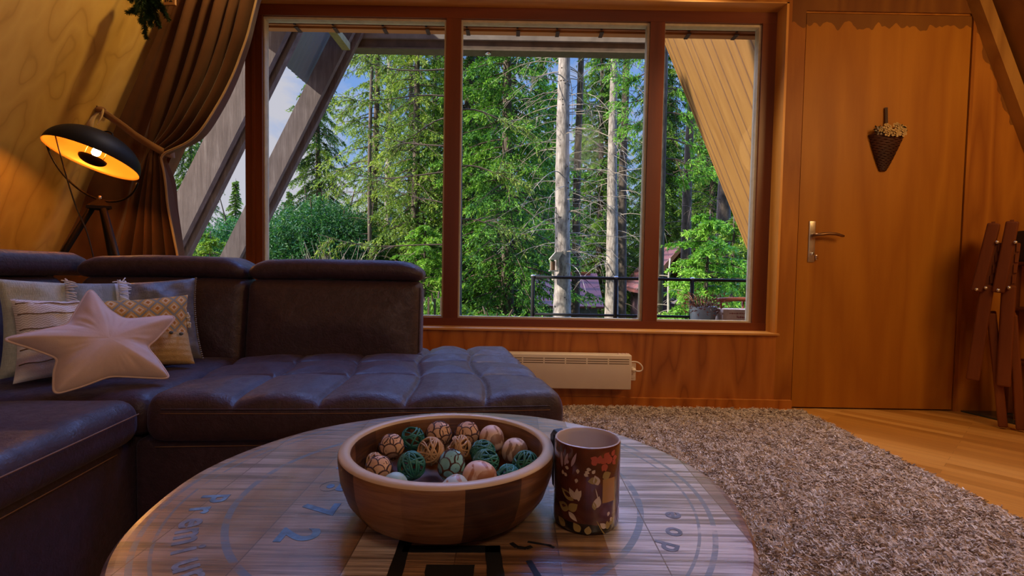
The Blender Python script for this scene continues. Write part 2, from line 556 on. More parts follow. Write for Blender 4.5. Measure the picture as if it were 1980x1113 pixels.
def leather():
    m, nt, b = new_mat('aubergine_microfibre')
    a = noise(nt, coords(nt), 5, 4, .6)
    f = noise(nt, coords(nt), 160, 3, .6)
    w = noise(nt, coords(nt, (1, 1, 1)), 38, 4, .65, .6)
    fac = mth(nt, 'ADD', mth(nt, 'MULTIPLY', a, .35), mth(nt, 'MULTIPLY', w, .65))
    c = ramp(nt, fac, [(.36, (.029, .0128, .0162)), (.5, (.039, .0180, .0230)), (.64, (.053, .0265, .0345))])
    nt.links.new(c, b.inputs['Base Color'])
    nt.links.new(ramp(nt, w, [(.36, (.62,) * 3), (.62, (.46,) * 3)]), b.inputs['Roughness'])
    b.inputs['Specular IOR Level'].default_value = .5
    b.inputs['Sheen Weight'].default_value = .12
    b.inputs['Sheen Tint'].default_value = (.75, .7, 1, 1)
    b.inputs['Sheen Roughness'].default_value = .45
    bump(nt, b, mth(nt, 'ADD', f, mth(nt, 'MULTIPLY', w, 2.5)), .32, .003)
    return m
M['leather'] = leather()
M['thread'] = plain('tan_seam_thread', (.20, .10, .05), .7)
M['black'] = plain('matt_black', (.012, .010, .010), .55)

sofa = thing('corner_sofa', 'large dark aubergine corner sofa with tufted chaise below the window', 'sofa', tuple(SL([(.1, .3, 0)])[0]))
b = MB()
b.add((SL(rbox((-.70, -.96, .05), (-.035, .70, .338), .02, (3, 4, 2))[0]), rbox((-.70, -.96, .05), (-.035, .70, .338), .02, (3, 4, 2))[1]))
q = rbox((-.03, .03, .05), (.925, .72, .338), .02, (4, 3, 2))
b.add((SL(q[0]), q[1]))
b.build('base', M['leather'], sofa, True)
b = MB()
for (u, v) in ((-.65, -.9), (-.09, -.9), (-.65, .62), (.85, .08), (.85, .62), (.05, .08)):
    q = lathe([(.022, 0), (.026, .052)], 16)
    c = SL([(u, v, 0)])[0]
    V = q[0] + c
    mesh('leg', V, q[1], M['black'], sofa, True)

def seam_noise(x, y, s=1.):
    return np.array([mnoise.noise(Vector((a * s, b_ * s, 3.1))) for a, b_ in zip(x, y)])

def tuft(u, v):
    """height offset of the tufted chaise top"""
    su = [.215, .405, .595, .775]
    sv = [.235, .425, .555]
    wob = .012 * np.sin(v * 13 + u * 4)
    h = np.zeros_like(u)
    du = np.min(np.abs((u + wob)[:, None] - np.array(su)[None]), axis=1)
    # the cross seams sag between the buttons
    cell = np.clip(np.floor((u - .03) / .19), 0, 5)
    frac = (u - .03) / .19 - cell
    bow = .028 * np.sin(np.clip(frac, 0, 1) * PI)
    dv = np.min(np.abs((v - bow + .02)[:, None] - np.array(sv)[None]), axis=1)
    g = np.maximum(np.exp(-(du / .0065) ** 2), np.exp(-(dv / .0065) ** 2))
    d = np.minimum(du, dv)
    h += .011 * smoothstep(0, .07, d) - .008 * g
    return h

lo, hi = (.004, .0, .335), (.972, .755, .437)
V, F = rbox(lo, hi, .038, (190, 150, 3), 5)
top = smoothstep(.40, .437, V[:, 2])
V[:, 2] += tuft(V[:, 0], V[:, 1]) * top
edge = np.minimum(np.minimum(V[:, 0] - lo[0], hi[0] - V[:, 0]), np.minimum(V[:, 1] - lo[1], hi[1] - V[:, 1]))
V[:, 2] += .010 * smoothstep(0, .22, edge) * top
V[:, 2] += .0018 * seam_noise(V[:, 0], V[:, 1], 14) * top
V[:, 0] -= .078 * np.clip(V[:, 1] / .755, 0, 1) * smoothstep(.55, .97, V[:, 0])
V[:, 1] -= .015 * np.sin(np.clip(V[:, 0] / .972, 0, 1) * PI) * (1 - smoothstep(0, .1, V[:, 1]))
chaise = mesh('seat_cushion', SL(V), F, M['leather'], sofa, True)
for (z, dv) in ((.408, -.012), (.417, -.008)):
    us = np.linspace(.05, .93, 60)
    P = np.stack([us, -.015 * np.sin(us / .972 * PI) + .006 + dv * .6, np.full(60, z)], 1)
    mesh('seam', *tube(SL(P), .0016 if z > .41 else .001, 6), M['thread'] if z < .41 else M['leather'], chaise, True)

def seat(lo, hi, nu, nv, puff, seed):
    V, F = rbox(lo, hi, .042, (nu, nv, 3), 5)
    e = np.minimum(np.minimum(V[:, 0] - lo[0], hi[0] - V[:, 0]), np.minimum(V[:, 1] - lo[1], hi[1] - V[:, 1]))
    top = smoothstep(.40, hi[2], V[:, 2])
    V[:, 2] += puff * smoothstep(0, .2, e) * top + .004 * seam_noise(V[:, 0] + seed, V[:, 1], 7) * top
    return V, F
V, F = seat((-.72, -.98, .335), (-.004, .035, .437), 40, 50, .008, 1)
for sv in (-.20, -.42):
    g = np.exp(-((V[:, 1] - sv - .03 * np.sin((V[:, 0] + .1) * 9)) / .010) ** 2) * smoothstep(.40, .437, V[:, 2])
    V[:, 2] -= .007 * g
left = mesh('seat_cushion', SL(V), F, M['leather'], sofa, True)
P = np.stack([np.full(50, -.0005), np.linspace(-.94, .005, 50), np.full(50, .405)], 1)
mesh('seam', *tube(SL(P), .0016, 6), M['thread'], left, True)
V, F = seat((-.72, .038, .335), (0, .60, .435), 40, 36, .006, 5)
mesh('seat_cushion', SL(V), F, M['leather'], sofa, True)
# stitched lower seams of the two front panels
for P in (np.stack([np.linspace(.02, .92, 40), np.full(40, .027), np.full(40, .322)], 1), np.stack([np.full(40, -.032), np.linspace(-.93, -.02, 40), np.full(40, .322)], 1)):
    mesh('seam', *tube(SL(P), .0013, 6), M['thread'], bpy.data.objects['base'], True)

def back(lo, hi, nu, nz, lean, seed, axis='u', puff=.02):
    V, F = rbox(lo, hi, .034, (nu, 4, nz) if axis == 'u' else (4, nu, nz), 5)
    k = 0 if axis == 'u' else 1
    o = 1 - k
    e = np.minimum(np.minimum(V[:, k] - lo[k], hi[k] - V[:, k]), np.minimum(V[:, 2] - lo[2], hi[2] - V[:, 2]))
    mid = (lo[o] + hi[o]) / 2
    sgn = np.sign(V[:, o] - mid)
    w = np.abs(V[:, o] - mid) / (hi[o] - mid)
    V[:, o] += sgn * w * puff * smoothstep(0, .16, e)
    V[:, o] += .004 * seam_noise(V[:, k] + seed, V[:, 2], 6) * w
    s = (V[:, 2] - .43) * lean
    V[:, o] += s if axis == 'u' else -s
    return V, F
def add_back(lo, hi, n, lean, seed, axis='u'):
    V, F = back(lo, hi, n, 16, lean, seed, axis)
    return mesh('backrest', SL(V), F, M['leather'], sofa, True)
bk = add_back((.0, .545, .405), (.577, .70, .692), 30, .16, 1)
P = [(.572, .56 + (z - .43) * .16, z) for z in np.linspace(.45, .67, 20)]
mesh('seam', *tube(SL(P), .0015, 6), M['leather'], bk, True)
add_back((-.525, .545, .405), (-.004, .70, .694), 26, .16, 4)
add_back((-.72, -.9, .405), (-.535, .60, .694), 40, .12, 7, 'v')
def headrest(lo, hi, n, axis='u', seed=0):
    V, F = rbox(lo, hi, .033, (n, 5, 4) if axis == 'u' else (5, n, 4), 5)
    k = 0 if axis == 'u' else 1
    t = (V[:, k] - lo[k]) / (hi[k] - lo[k])
    V[:, 2] += .006 * np.sin(t * PI) + .004 * seam_noise(V[:, k] + seed, V[:, 1 - k], 6)
    tip = np.minimum(t, 1 - t) * (hi[k] - lo[k])
    V[:, 2] = (V[:, 2] - lo[2]) * (.72 + .28 * smoothstep(0, .07, tip)) + lo[2]
    return mesh('headrest', SL(V), F, M['leather'], sofa, True)
headrest((-.002, .585, .690), (.582, .755, .758), 26, 'u', 2)
headrest((-.540, .585, .690), (-.008, .755, .760), 24, 'u', 5)
headrest((-.755, -.85, .692), (-.552, .715, .768), 40, 'v', 9)

# ------------------------------------------------------------------ cushions
def frame_of(O, e1, e2):
    O, e1, e2 = (np.array(x, float) for x in (O, e1, e2))
    e1 /= np.linalg.norm(e1); e2 /= np.linalg.norm(e2)
    n = np.cross(e1, e2)
    return O, e1, e2, n / np.linalg.norm(n)

def pillow(fr, w, h, T, sag=.012, nu=64, nv=44, wr=.0025, seed=0, tilt_corner=.006):
    """two-sided stuffed rectangle with pointed corners. returns V, F, uv"""
    O, e1, e2, n = fr
    V, F, UV = [], [], []
    for side in (1, -1):
        base = len(V)
        for j in range(nv + 1):
            for i in range(nu + 1):
                s = i / nu * 2 - 1; t = j / nv * 2 - 1
                x = (s * .5 + .5) * w; y = (t * .5 + .5) * h
                x -= s * sag * (1 - t * t); y -= t * sag * 1.3 * (1 - s * s)
                pr = max(0, (1 - s ** 4)) ** .5 * max(0, (1 - t ** 4)) ** .5
                d = T * pr
                k = mnoise.noise(Vector((x * 14 + seed, y * 14, side * 3.)))
                k2 = mnoise.noise(Vector((x * 45 + seed, y * 30, side * 5.)))
                d += (wr * 2 * k + wr * k2) * pr
                p = O + e1 * x + e2 * y + n * d * side
                V.append(p); UV.append((s * .5 + .5, t * .5 + .5))
        for j in range(nv):
            for i in range(nu):
                a = base + j * (nu + 1) + i
                f = [a, a + 1, a + nu + 2, a + nu + 1]
                F.append(f if side > 0 else f[::-1])
    return np.array(V), F, np.array(UV)

def uvnodes(nt):
    tc = N(nt, 'ShaderNodeTexCoord')
    s = N(nt, 'ShaderNodeSeparateXYZ')
    nt.links.new(tc.outputs['UV'], s.inputs[0])
    return tc.outputs['UV'], s.outputs[0], s.outputs[1]

def band(nt, x, a, b_):
    return mth(nt, 'MULTIPLY', mth(nt, 'GREATER_THAN', x, a), mth(nt, 'LESS_THAN', x, b_))

def linen_patch_mat():
    m, nt, b = new_mat('patchwork_linen')
    uv, u, v = uvnodes(nt)
    w = N(nt, 'ShaderNodeTexNoise'); w.inputs['Scale'].default_value = 9; w.inputs['Detail'].default_value = 6; w.inputs['Roughness'].default_value = .7
    nt.links.new(uv, w.inputs['Vector'])
    mp = N(nt, 'ShaderNodeMapping'); mp.inputs['Scale'].default_value = (260, 20, 1); nt.links.new(uv, mp.inputs['Vector'])
    mp2 = N(nt, 'ShaderNodeMapping'); mp2.inputs['Scale'].default_value = (20, 180, 1); nt.links.new(uv, mp2.inputs['Vector'])
    th = mth(nt, 'ADD', noise(nt, mp.outputs[0], 1, 2), noise(nt, mp2.outputs[0], 1, 2))
    lin = ramp(nt, mth(nt, 'ADD', mth(nt, 'MULTIPLY', th, .35), mth(nt, 'MULTIPLY', w.outputs['Fac'], .35)), [(.3, (.29, .335, .29)), (.75, (.64, .67, .57))])
    blu = ramp(nt, th, [(.6, (.11, .145, .165)), (1.3, (.27, .32, .33))])
    pale = ramp(nt, th, [(.6, (.36, .42, .46)), (1.3, (.62, .68, .72))])
    sat = ramp(nt, w.outputs['Fac'], [(.35, (.075, .075, .085)), (.7, (.19, .185, .19))])
    c = mixc(nt, mth(nt, 'GREATER_THAN', u, .30), lin, blu)
    c = mixc(nt, mth(nt, 'GREATER_THAN', u, .465), c, (.22, .26, .26))
    c = mixc(nt, band(nt, u, .535, .60), c, pale)
    c = mixc(nt, mth(nt, 'GREATER_THAN', u, .60), c, sat)
    nt.links.new(c, b.inputs['Base Color'])
    r = ramp(nt, mth(nt, 'GREATER_THAN', u, .60), [(0, (.9,) * 3), (1, (.34,) * 3)])
    nt.links.new(r, b.inputs['Roughness'])
    b.inputs['Specular IOR Level'].default_value = .4
    bump(nt, b, mth(nt, 'ADD', th, mth(nt, 'MULTIPLY', w.outputs['Fac'], 2)), .35, .003)
    return m
fb = frame_of((-1.27, 1.27, .447), (.31, .33, 0), (-.05, .05, .25))
V, F, UV = pillow(fb, .452, .258, .038, .012, seed=3, wr=.0065)
patch = mesh('patchwork_cushion', V, F, linen_patch_mat(), None, True, UV, loc=tuple(fb[0] + fb[1] * .22))
tag(patch, 'long grey patchwork cushion of linen and satin leaning in the sofa corner behind the others', 'cushion')
M['fringe'] = plain('cream_fringe_yarn', (.62, .57, .47), .9)
M['fringe2'] = plain('pale_blue_fringe_yarn', (.66, .72, .78), .9)
def fringe(u0, n, mat, name, seed, length):
    O, e1, e2, nn = fb
    r = random.Random(seed); b = MB()
    for k in range(n):
        t = (k + .5) / n
        y = .012 + t * (.236)
        s = u0 * 2 - 1; tt = y / .258 * 2 - 1
        d = .038 * max(0, 1 - s ** 4) ** .5 * max(0, 1 - tt ** 4) ** .5 + .003
        p0 = O + e1 * (u0 * .452) + e2 * y + nn * d
        L = length * r.uniform(.7, 1.2)
        p2 = p0 + e1 * L + e2 * r.uniform(-.014, .006) + nn * r.uniform(.0, .008)
        p1 = (p0 + p2) / 2 + nn * .007
        b.add(tube(bez(p0, p1, p2, 6), [.0021, .0022, .002, .0022, .0018, .0008], 5))
    # frayed ends sticking up over the top edge
    for k in range(5):
        p0 = O + e1 * (u0 * .452 + r.uniform(0, .02)) + e2 * .238 + nn * .006
        b.add(tube(bez(p0, p0 + e2 * .012 + e1 * .006, p0 + e2 * r.uniform(.006, .02) + e1 * r.uniform(-.012, .014), 6), .0018, 5))
    o = b.build(name, mat, patch, True)
    o['label'] = 'cream knotted fringe' if seed == 1 else 'pale blue fringe'
fringe(.29, 44, M['fringe'], 'fringe', 1, .024)
fringe(.545, 50, M['fringe2'], 'fringe', 2, .026)
b = MB()
O, e1, e2, nn = fb
for k in range(40):
    t = k / 39
    x = .452 - .011 * (1 - (2 * t - 1) ** 2)
    p = O + e1 * (x + .001) + e2 * (t * .256 + .001)
    b.add(blob(p, (.0035, .0035, .0028), 8, 6))
b.build('lace_edge', plain('taupe_lace', (.20, .17, .14), .8), patch, True)

def boho_mat():
    m, nt, b = new_mat('zigzag_and_diamond_weave')
    uv, u, v = uvnodes(nt)
    # chevron half
    zz = mth(nt, 'PINGPONG', mth(nt, 'MULTIPLY', u, 58), 1.0)
    k = mth(nt, 'FRACT', mth(nt, 'ADD', mth(nt, 'MULTIPLY', v, 34), mth(nt, 'MULTIPLY', zz, .8)))
    chev = mixc(nt, mth(nt, 'MULTIPLY', mth(nt, 'LESS_THAN', k, .26), mth(nt, 'GREATER_THAN', v, .56)), (.82, .79, .76), (.50, .45, .38))
    # diamond half
    a = mth(nt, 'ADD', mth(nt, 'MULTIPLY', u, 9.), mth(nt, 'MULTIPLY', v, 4.4))
    c_ = mth(nt, 'SUBTRACT', mth(nt, 'MULTIPLY', u, 9.), mth(nt, 'MULTIPLY', v, 4.4))
    fa = mth(nt, 'ABSOLUTE', mth(nt, 'SUBTRACT', mth(nt, 'FRACT', a), .5))
    fc = mth(nt, 'ABSOLUTE', mth(nt, 'SUBTRACT', mth(nt, 'FRACT', c_), .5))
    mx = mth(nt, 'MAXIMUM', fa, fc)
    dia = ramp(nt, mx, [(0, (.40, .15, .025)), (.12, (.46, .19, .035)), (.15, (.70, .52, .28)), (.26, (.66, .46, .22)), (.28, (.56, .31, .075)), (.40, (.58, .33, .085)), (.415, (.24, .23, .17)), (.5, (.27, .26, .19))], 'LINEAR')
    low = ramp(nt, noise(nt, uv, 40, 3), [(.3, (.50, .32, .12)), (.7, (.60, .41, .18))])
    dia = mixc(nt, mth(nt, 'GREATER_THAN', v, .44), low, dia)
    col = mixc(nt, mth(nt, 'GREATER_THAN', u, .46), chev, dia)
    nt.links.new(col, b.inputs['Base Color'])
    b.inputs['Roughness'].default_value = .9
    b.inputs['Specular IOR Level'].default_value = .2
    raised = mth(nt, 'MULTIPLY', mth(nt, 'LESS_THAN', mth(nt, 'ABSOLUTE', mth(nt, 'SUBTRACT', mx, .2)), .2), 1)
    pl = mth(nt, 'MULTIPLY', mth(nt, 'SINE', mth(nt, 'MULTIPLY', v, 75)), mth(nt, 'LESS_THAN', v, .42))
    bump(nt, b, mth(nt, 'ADD', mth(nt, 'ADD', raised, mth(nt, 'MULTIPLY', pl, .35)), noise(nt, uv, 120, 3)), .5, .004)
    return m
fc_ = frame_of((-1.1925, 1.228, .447), (.257, .279, 0), (-.05, .05, .2))
V, F, UV = pillow(fc_, .387, .212, .040, .010, seed=9, wr=.005)
boho = mesh('diamond_cushion', V, F, boho_mat(), None, True, UV, loc=tuple(fc_[0] + fc_[1] * .19))
tag(boho, 'cream zigzag and mustard diamond cushion behind the star pillow on the sofa', 'cushion')
O, e1, e2, nn = fc_
b = MB()
for y in (.93, .79, .60, .36, .19):
    P = []
    for i in range(30):
        u = .015 + i / 29 * .44
        s = u * 2 - 1; t = y * 2 - 1
        d = .040 * max(0, 1 - s ** 4) ** .5 * max(0, 1 - t ** 4) ** .5 + .0015
        P.append(O + e1 * (u * .387 - s * .009 * (1 - t * t)) + e2 * (y * .212 - t * .0117 * (1 - s * s) + .0015 * math.sin(i * .7)) + nn * d)
    b.add(tube(P, .0017, 6))
b.build('piping', plain('brown_piping', (.25, .16, .08), .8), boho, True)
b = MB(); b3 = MB()
r = random.Random(5)
for k in range(26):
    t = .52 + .2 * r.random(); x = .382 - r.random() * .006
    p = O + e1 * x + e2 * t * .212 + nn * (.006 + r.random() * .006)
    b.add(blob(p, .0028 + r.random() * .0015, 8, 6))
for k in range(3):
    p = O + e1 * (.30 + .025 * k) + e2 * (.085 + .006 * (k % 2)) + nn * .036
    mesh('slate_tuft', *blob(p, (.006, .005, .0045), 10, 7), M.setdefault('slate_tuft', plain('slate_tufts', (.10, .12, .12), .9)), boho, True)
b.build('tassel', plain('cream_beads', (.66, .58, .42), .7), boho, True)

# star pillow
fs = frame_of((-.94, 1.225, .456), (.67, .742, 0), (-.73 * .135, .69 * .135, .23))
star = [(-.03, .258), (-.002, .197), (.031, .163), (.150, .171), (.09, .103), (.068, .085), (.088, .046), (.109, -.008), (.045, .006), (-.012, .019), (-.064, .001), (-.114, -.010), (-.11, .045), (-.101, .076), (-.145, .106), (-.192, .133), (-.125, .149), (-.079, .158), (-.056, .206)]
def round_poly(P, n=14):
    """closed outline, dense; the inner corners soften, the tips stay"""
    P = np.array(P, float); out = []
    m = len(P)
    for i in range(m):
        a, b_ = P[i], P[(i + 1) % m]
        for k in range(n):
            out.append(a + (b_ - a) * k / n)
    out = np.array(out)
    for _ in range(14):
        out = .5 * out + .25 * (np.roll(out, 1, 0) + np.roll(out, -1, 0))
    return out
SO = round_poly(star)
O, e1, e2, nn = fs
ctr = np.array([-.012, .095])
NR = 22
V, F = [], []
def outline_dist(p):
    a = SO; b_ = np.roll(SO, -1, 0); d = b_ - a
    t = np.clip(((p - a) * d).sum(1) / np.maximum((d * d).sum(1), 1e-12), 0, 1)
    return np.sqrt((((a + d * t[:, None]) - p) ** 2).sum(1)).min()
m_ = len(SO)
TH = np.zeros((NR + 1, m_))
for j in range(NR):
    f = 1 - (1 - j / NR) ** 1.5
    for i in range(m_):
        TH[j, i] = .068 * (1 - math.exp(-outline_dist(ctr + (SO[i] - ctr) * f) / .048)) ** .72
for _ in range(140):
    K = TH.copy()
    K[1:-1] = .4 * TH[1:-1] + .15 * (TH[2:] + TH[:-2]) + .15 * (np.roll(TH, 1, 1) + np.roll(TH, -1, 1))[1:-1]
    K[0] = K[1].mean()
    TH = K
for side in (1, -1):
    b0 = len(V)
    for j in range(NR + 1):
        f = j / NR
        f = 1 - (1 - f) ** 1.5
        for i in range(m_):
            p = ctr + (SO[i] - ctr) * f
            d = outline_dist(p) if j < NR else 0
            th = TH[j, i]
            ang = math.atan2(*(p - ctr))
            crease = mnoise.noise(Vector((ang * 7, f * 2, side * 4.)))
            th += .004 * crease * smoothstep(.35, .8, f) * min(1, d / .02)
            V.append(O + e1 * p[0] + e2 * p[1] + nn * th * side)
    for j in range(NR):
        for i in range(m_):
            i2 = (i + 1) % m_
            q = [b0 + j * m_ + i, b0 + j * m_ + i2, b0 + (j + 1) * m_ + i2, b0 + (j + 1) * m_ + i]
            F.append(q if side < 0 else q[::-1])
def velvet(name, c, sheen=.5):
    m, nt, b = new_mat(name)
    n1 = noise(nt, coords(nt), 9, 4, .6)
    nt.links.new(ramp(nt, n1, [(.3, tuple(x * .88 for x in c)), (.7, tuple(min(1, x * 1.1) for x in c))]), b.inputs['Base Color'])
    b.inputs['Roughness'].default_value = .85
    b.inputs['Specular IOR Level'].default_value = .15
    b.inputs['Sheen Weight'].default_value = sheen
    b.inputs['Sheen Roughness'].default_value = .4
    bump(nt, b, mth(nt, 'ADD', noise(nt, coords(nt), 220, 2), mth(nt, 'MULTIPLY', n1, 2)), .12, .002)
    return m
M['star'] = velvet('dusty_pink_velvet', (.63, .475, .40))
sp = mesh('star_pillow', V, F, M['star'], None, True, loc=tuple(O))
tag(sp, 'dusty pink velvet star shaped pillow propped at the front of the sofa cushions', 'cushion')
P = [O + e1 * p[0] * 1.01 + e2 * (p[1]) for p in SO]
mesh('piping', *tube(P, .0028, 7, closed=True), M['star'], sp, True)
# ------------------------------------------------------------------ tripod lamp
lamp = thing('floor_lamp', 'black tripod floor lamp with a gold-lined dome shade, lit, beside the curtain', 'lamp', (-1.785, 2.2, 0))
LC = np.array([-1.779, 2.2, 1.172])
ax_z = np.array([.205, .31, .93]); ax_z /= np.linalg.norm(ax_z)
ax_x = np.array([.977, 0, -.205]); ax_x -= ax_z * np.dot(ax_x, ax_z); ax_x /= np.linalg.norm(ax_x)
ax_y = np.cross(ax_z, ax_x)
def LL(V):
    V = np.array(V, float).reshape(-1, 3)
    return LC + V[:, :1] * ax_x + V[:, 1:2] * ax_y + V[:, 2:3] * ax_z
M['lampblack'] = plain('lamp_black_metal', (.005, .004, .004), .55, 0, spec=.15)
def gold():
    m, nt, b = new_mat('gold_leaf_lining')
    b.inputs['Base Color'].default_value = (.52, .235, .040, 1)
    b.inputs['Roughness'].default_value = .45
    b.inputs['Metallic'].default_value = .35
    bump(nt, b, noise(nt, coords(nt), 60, 3), .1, .002)
    return m
M['gold'] = gold()
prof = [(.170 * math.sin(a), .118 * math.cos(a)) for a in np.linspace(PI / 2, .02, 22)]
V, F = lathe([(.172, -.003)] + [(r + .002, z + .002) for r, z in prof], 64, caps=False)
shade = mesh('lamp_shade', LL(V), F, M['lampblack'], lamp, True)
V, F = lathe([(.172, -.003)] + [(r - .001, z - .001) for r, z in prof], 64, caps=False)
o = mesh('shade_lining', LL(V), [f[::-1] for f in F], M['gold'], shade, True)
o['label'] = 'gold inner lining'
prof2 = [(.050 * math.sin(a), -.024 * math.cos(a)) for a in np.linspace(.03, PI / 2, 10)]
V, F = lathe(prof2 + [(.050, .003), (.046, .003)] + [(r * .92, z * .9 + .003) for r, z in prof2[::-1]], 40, (.012, -.012, -.004))
o = mesh('reflector', LL(V), F, M['lampblack'], lamp, True)
for sx in (-1, 1):
    mesh('reflector_wire', *tube(LL([(.012 + sx * .044, -.012, 0), (.012 + sx * .044, -.012, .04), (.012 + sx * .04, -.01, .08), (.01, 0, .106)]), .0016, 6), plain('brass_wire', (.7, .42, .14), .3, .8), lamp, True)
def glow():
    m, nt, b = new_mat('glowing_filament_bulb')
    b.inputs['Base Color'].default_value = (1, .8, .5, 1)
    b.inputs['Emission Color'].default_value = (1, .43, .09, 1)
    b.inputs['Emission Strength'].default_value = 330
    return m
V, F = lathe([(.001, 0), (.010, .003), (.015, .010), (.016, .020), (.013, .034), (.010, .044), (.010, .056)], 24, (.010, -.008, .012))
o = mesh('bulb', LL(V), F, glow(), lamp, True)
V, F = lathe([(.013, .066), (.014, .068), (.014, .106), (.005, .112)], 20, (.010, -.006, 0))
mesh('socket', LL(V), F, M['lampblack'], lamp, True)
# hoop handle on top
th = np.linspace(0, PI, 14)
mesh('carry_loop', *tube(LL(np.stack([.01 + .026 * np.cos(th), 0 * th, .116 + .02 * np.sin(th)], 1)), .003, 8), M['lampblack'], shade, True)
# yoke
th = np.linspace(PI * 1.0, PI * 1.86, 48)
Y0 = np.array([-1.785, 2.2, 1.01])
P = np.stack([LC[0] + .198 * np.cos(th) * .977, LC[1] + .05 * -np.sin(th), LC[2] + .198 * np.cos(th) * -.215 + .195 * np.sin(th) + .026], 1)
P[0] = P[0]
mesh('yoke', *tube(P, .0042, 8), M['lampblack'], lamp, True)
pv = MB()
for s in (-1,):
    c = P[0]
    pv.add(tube([c + np.array([-.010, 0, .002]), c + np.array([.014, 0, -.004])], [.009, .009], 12))
    pv.add(blob(c + np.array([-.012, 0, .004]), .010, 12, 8))
pv.build('yoke_knob', M['steel'], lamp, True)
hubz = P[:, 2].min() - .004
hub = np.array([-1.785, 2.245, hubz])
V, F = lathe([(.006, .016), (.012, .012), (.05, -.016), (.052, -.028), (.03, -.034)], 3, tuple(hub))
mesh('hub', V, F, M['lampblack'], lamp)
mesh('hub_screw', *lathe([(.006, .01), (.006, .026), (.003, .028)], 12, tuple(hub)), M['steel'], lamp, True)
top = hub - np.array([0, 0, .03])
for (dx, dy) in ((-.46, -.22), (.42, -.20), (-.055, .30)):
    foot = np.array([hub[0] + dx, hub[1] + dy, 0.004])
    p0 = top + np.array([dx, dy, 0]) * .06
    mesh('leg', *tube([p0, p0 + (foot - p0) * .5, foot], [.0125, .0125, .009], 10), M['lampblack'], lamp, True)
c0 = LL([(-.08, -.11, .02)])[0]
mesh('power_cord', *tube(np.concatenate([bez(c0, (-1.86, 2.19, 1.0), (-1.835, 2.2, .93), 12), bez((-1.835, 2.2, .93), (-1.79, 2.21, .84), (-1.80, 2.27, .5), 14)[1:], bez((-1.80, 2.27, .5), (-1.8, 2.35, .02), (-2.1, 2.5, .01), 10)[1:]]), .0028, 6), M['black'], lamp, True)

# ------------------------------------------------------------------ curtain
cz = [2.56, 2.076, 1.869, 1.70, 1.60, 1.50, 1.437, 1.37, 1.33, 1.30, 1.26, 1.025, .767, .30, .012]
cr = [-1.12, -1.289, -1.337, -1.395, -1.44, -1.50, -1.545, -1.62, -1.70, -1.752, -1.752, -1.735, -1.688, -1.64, -1.62]
cm = [-1.42, -1.64, -1.70, -1.75, -1.78, -1.81, -1.83, -1.85, -1.862, -1.868, -1.873, -1.94, -2.01, -2.12, -2.18]
def interp(z, xs):
    return np.interp(z, cz[::-1], xs[::-1])
def sm(z, xs):
    return np.mean([interp(z + d, xs) for d in (-.03, -.015, 0, .015, .03)], axis=0)
NU, NZ = 260, 130
zz = np.linspace(2.56, .012, NZ)
U = np.linspace(0, 1, NU)
V = np.zeros((NZ, NU, 3))
for j, z in enumerate(zz):
    xl = -2.76 + .46 * z + .075
    xm, xr = sm(z, cm), sm(z, cr)
    xm = max(xm, xl + .03)
    x = np.where(U < .22, xl + (xm - xl) * U / .22, xm + (xr - xm) * (np.maximum(U - .22, 0) / .78))
    w = smoothstep(.02, .34, U)
    tie = math.exp(-((z - 1.30) / .10) ** 2)
    amp = .055 * (1 - .6 * tie) * (1 if z > 1.3 else .95)
    ph = U * 2 * PI * 6.5 + 1.1 * np.sin(U * 9) + .5 * math.sin(z * 1.6)
    y = 2.665 + amp * w * np.sin(ph) + .012 * np.sin(ph * .37 + z * 1.2) * w
    # the swag above the tie bulges into the room and drops
    sw = math.exp(-((z - 1.45) / .16) ** 2) * smoothstep(.45, 1, U)
    y = y - .055 * sw - .03 * tie * smoothstep(.2, .5, U)
    # diagonal pulls on the flat part under the tie
    if z < 1.32:
        y = y + .010 * np.sin((U * 30 + (z - 1.3) * 14)) * (1 - w) * smoothstep(1.32, 1.1, z)
    V[j, :, 0] = x + .006 * np.cos(ph) * w; V[j, :, 1] = y; V[j, :, 2] = z - .07 * sw * smoothstep(.5, 1, U)
idx = np.arange(NZ * NU).reshape(NZ, NU)
F = np.stack([idx[:-1, :-1], idx[1:, :-1], idx[1:, 1:], idx[:-1, 1:]], -1).reshape(-1, 4)
M['curtain'] = velvet('brown_velvet_drape', (.098, .038, .014), .2)
M['hem'] = velvet('beige_hem', (.46, .30, .15), .2)
cur = mesh('curtain', V.reshape(-1, 3), F, M['curtain'], None, True, loc=(-1.75, 2.68, 0))
tag(cur, 'brown velvet curtain gathered by a tieback at the edge of the big window', 'curtain')
sol = cur.modifiers.new('thickness', 'SOLIDIFY'); sol.thickness = .003; sol.offset = 1
mesh('hem', *tube(V[:, -1, :] + np.array([.002, -.002, 0]), .0055, 8), M['hem'], cur, True)
# tieback band
def strip(P, half, up, mat, name, parent, th=.004):
    P = np.array(P, float); up = np.array(up, float); up /= np.linalg.norm(up)
    Q, F = [], []
    n = len(P)
    for i in range(n):
        t = P[min(i + 1, n - 1)] - P[max(i - 1, 0)]; t /= np.linalg.norm(t)
        s = up - t * np.dot(up, t); s /= np.linalg.norm(s); nn = np.cross(t, s)
        h = half[i] if hasattr(half, '__len__') else half
        for a, b_ in ((-1, -1), (1, -1), (1, 1), (-1, 1)):
            Q.append(P[i] + s * a * h + nn * b_ * th / 2)
    for i in range(n - 1):
        for k in range(4):
            k2 = (k + 1) % 4
            F.append([i * 4 + k, i * 4 + k2, (i + 1) * 4 + k2, (i + 1) * 4 + k])
    F.append([0, 1, 2, 3]); F.append([4 * n - 1, 4 * n - 2, 4 * n - 3, 4 * n - 4])
    return mesh(name, Q, F, mat, parent, True)
M['tie'] = velvet('tieback_cloth', (.22, .10, .04), .3)
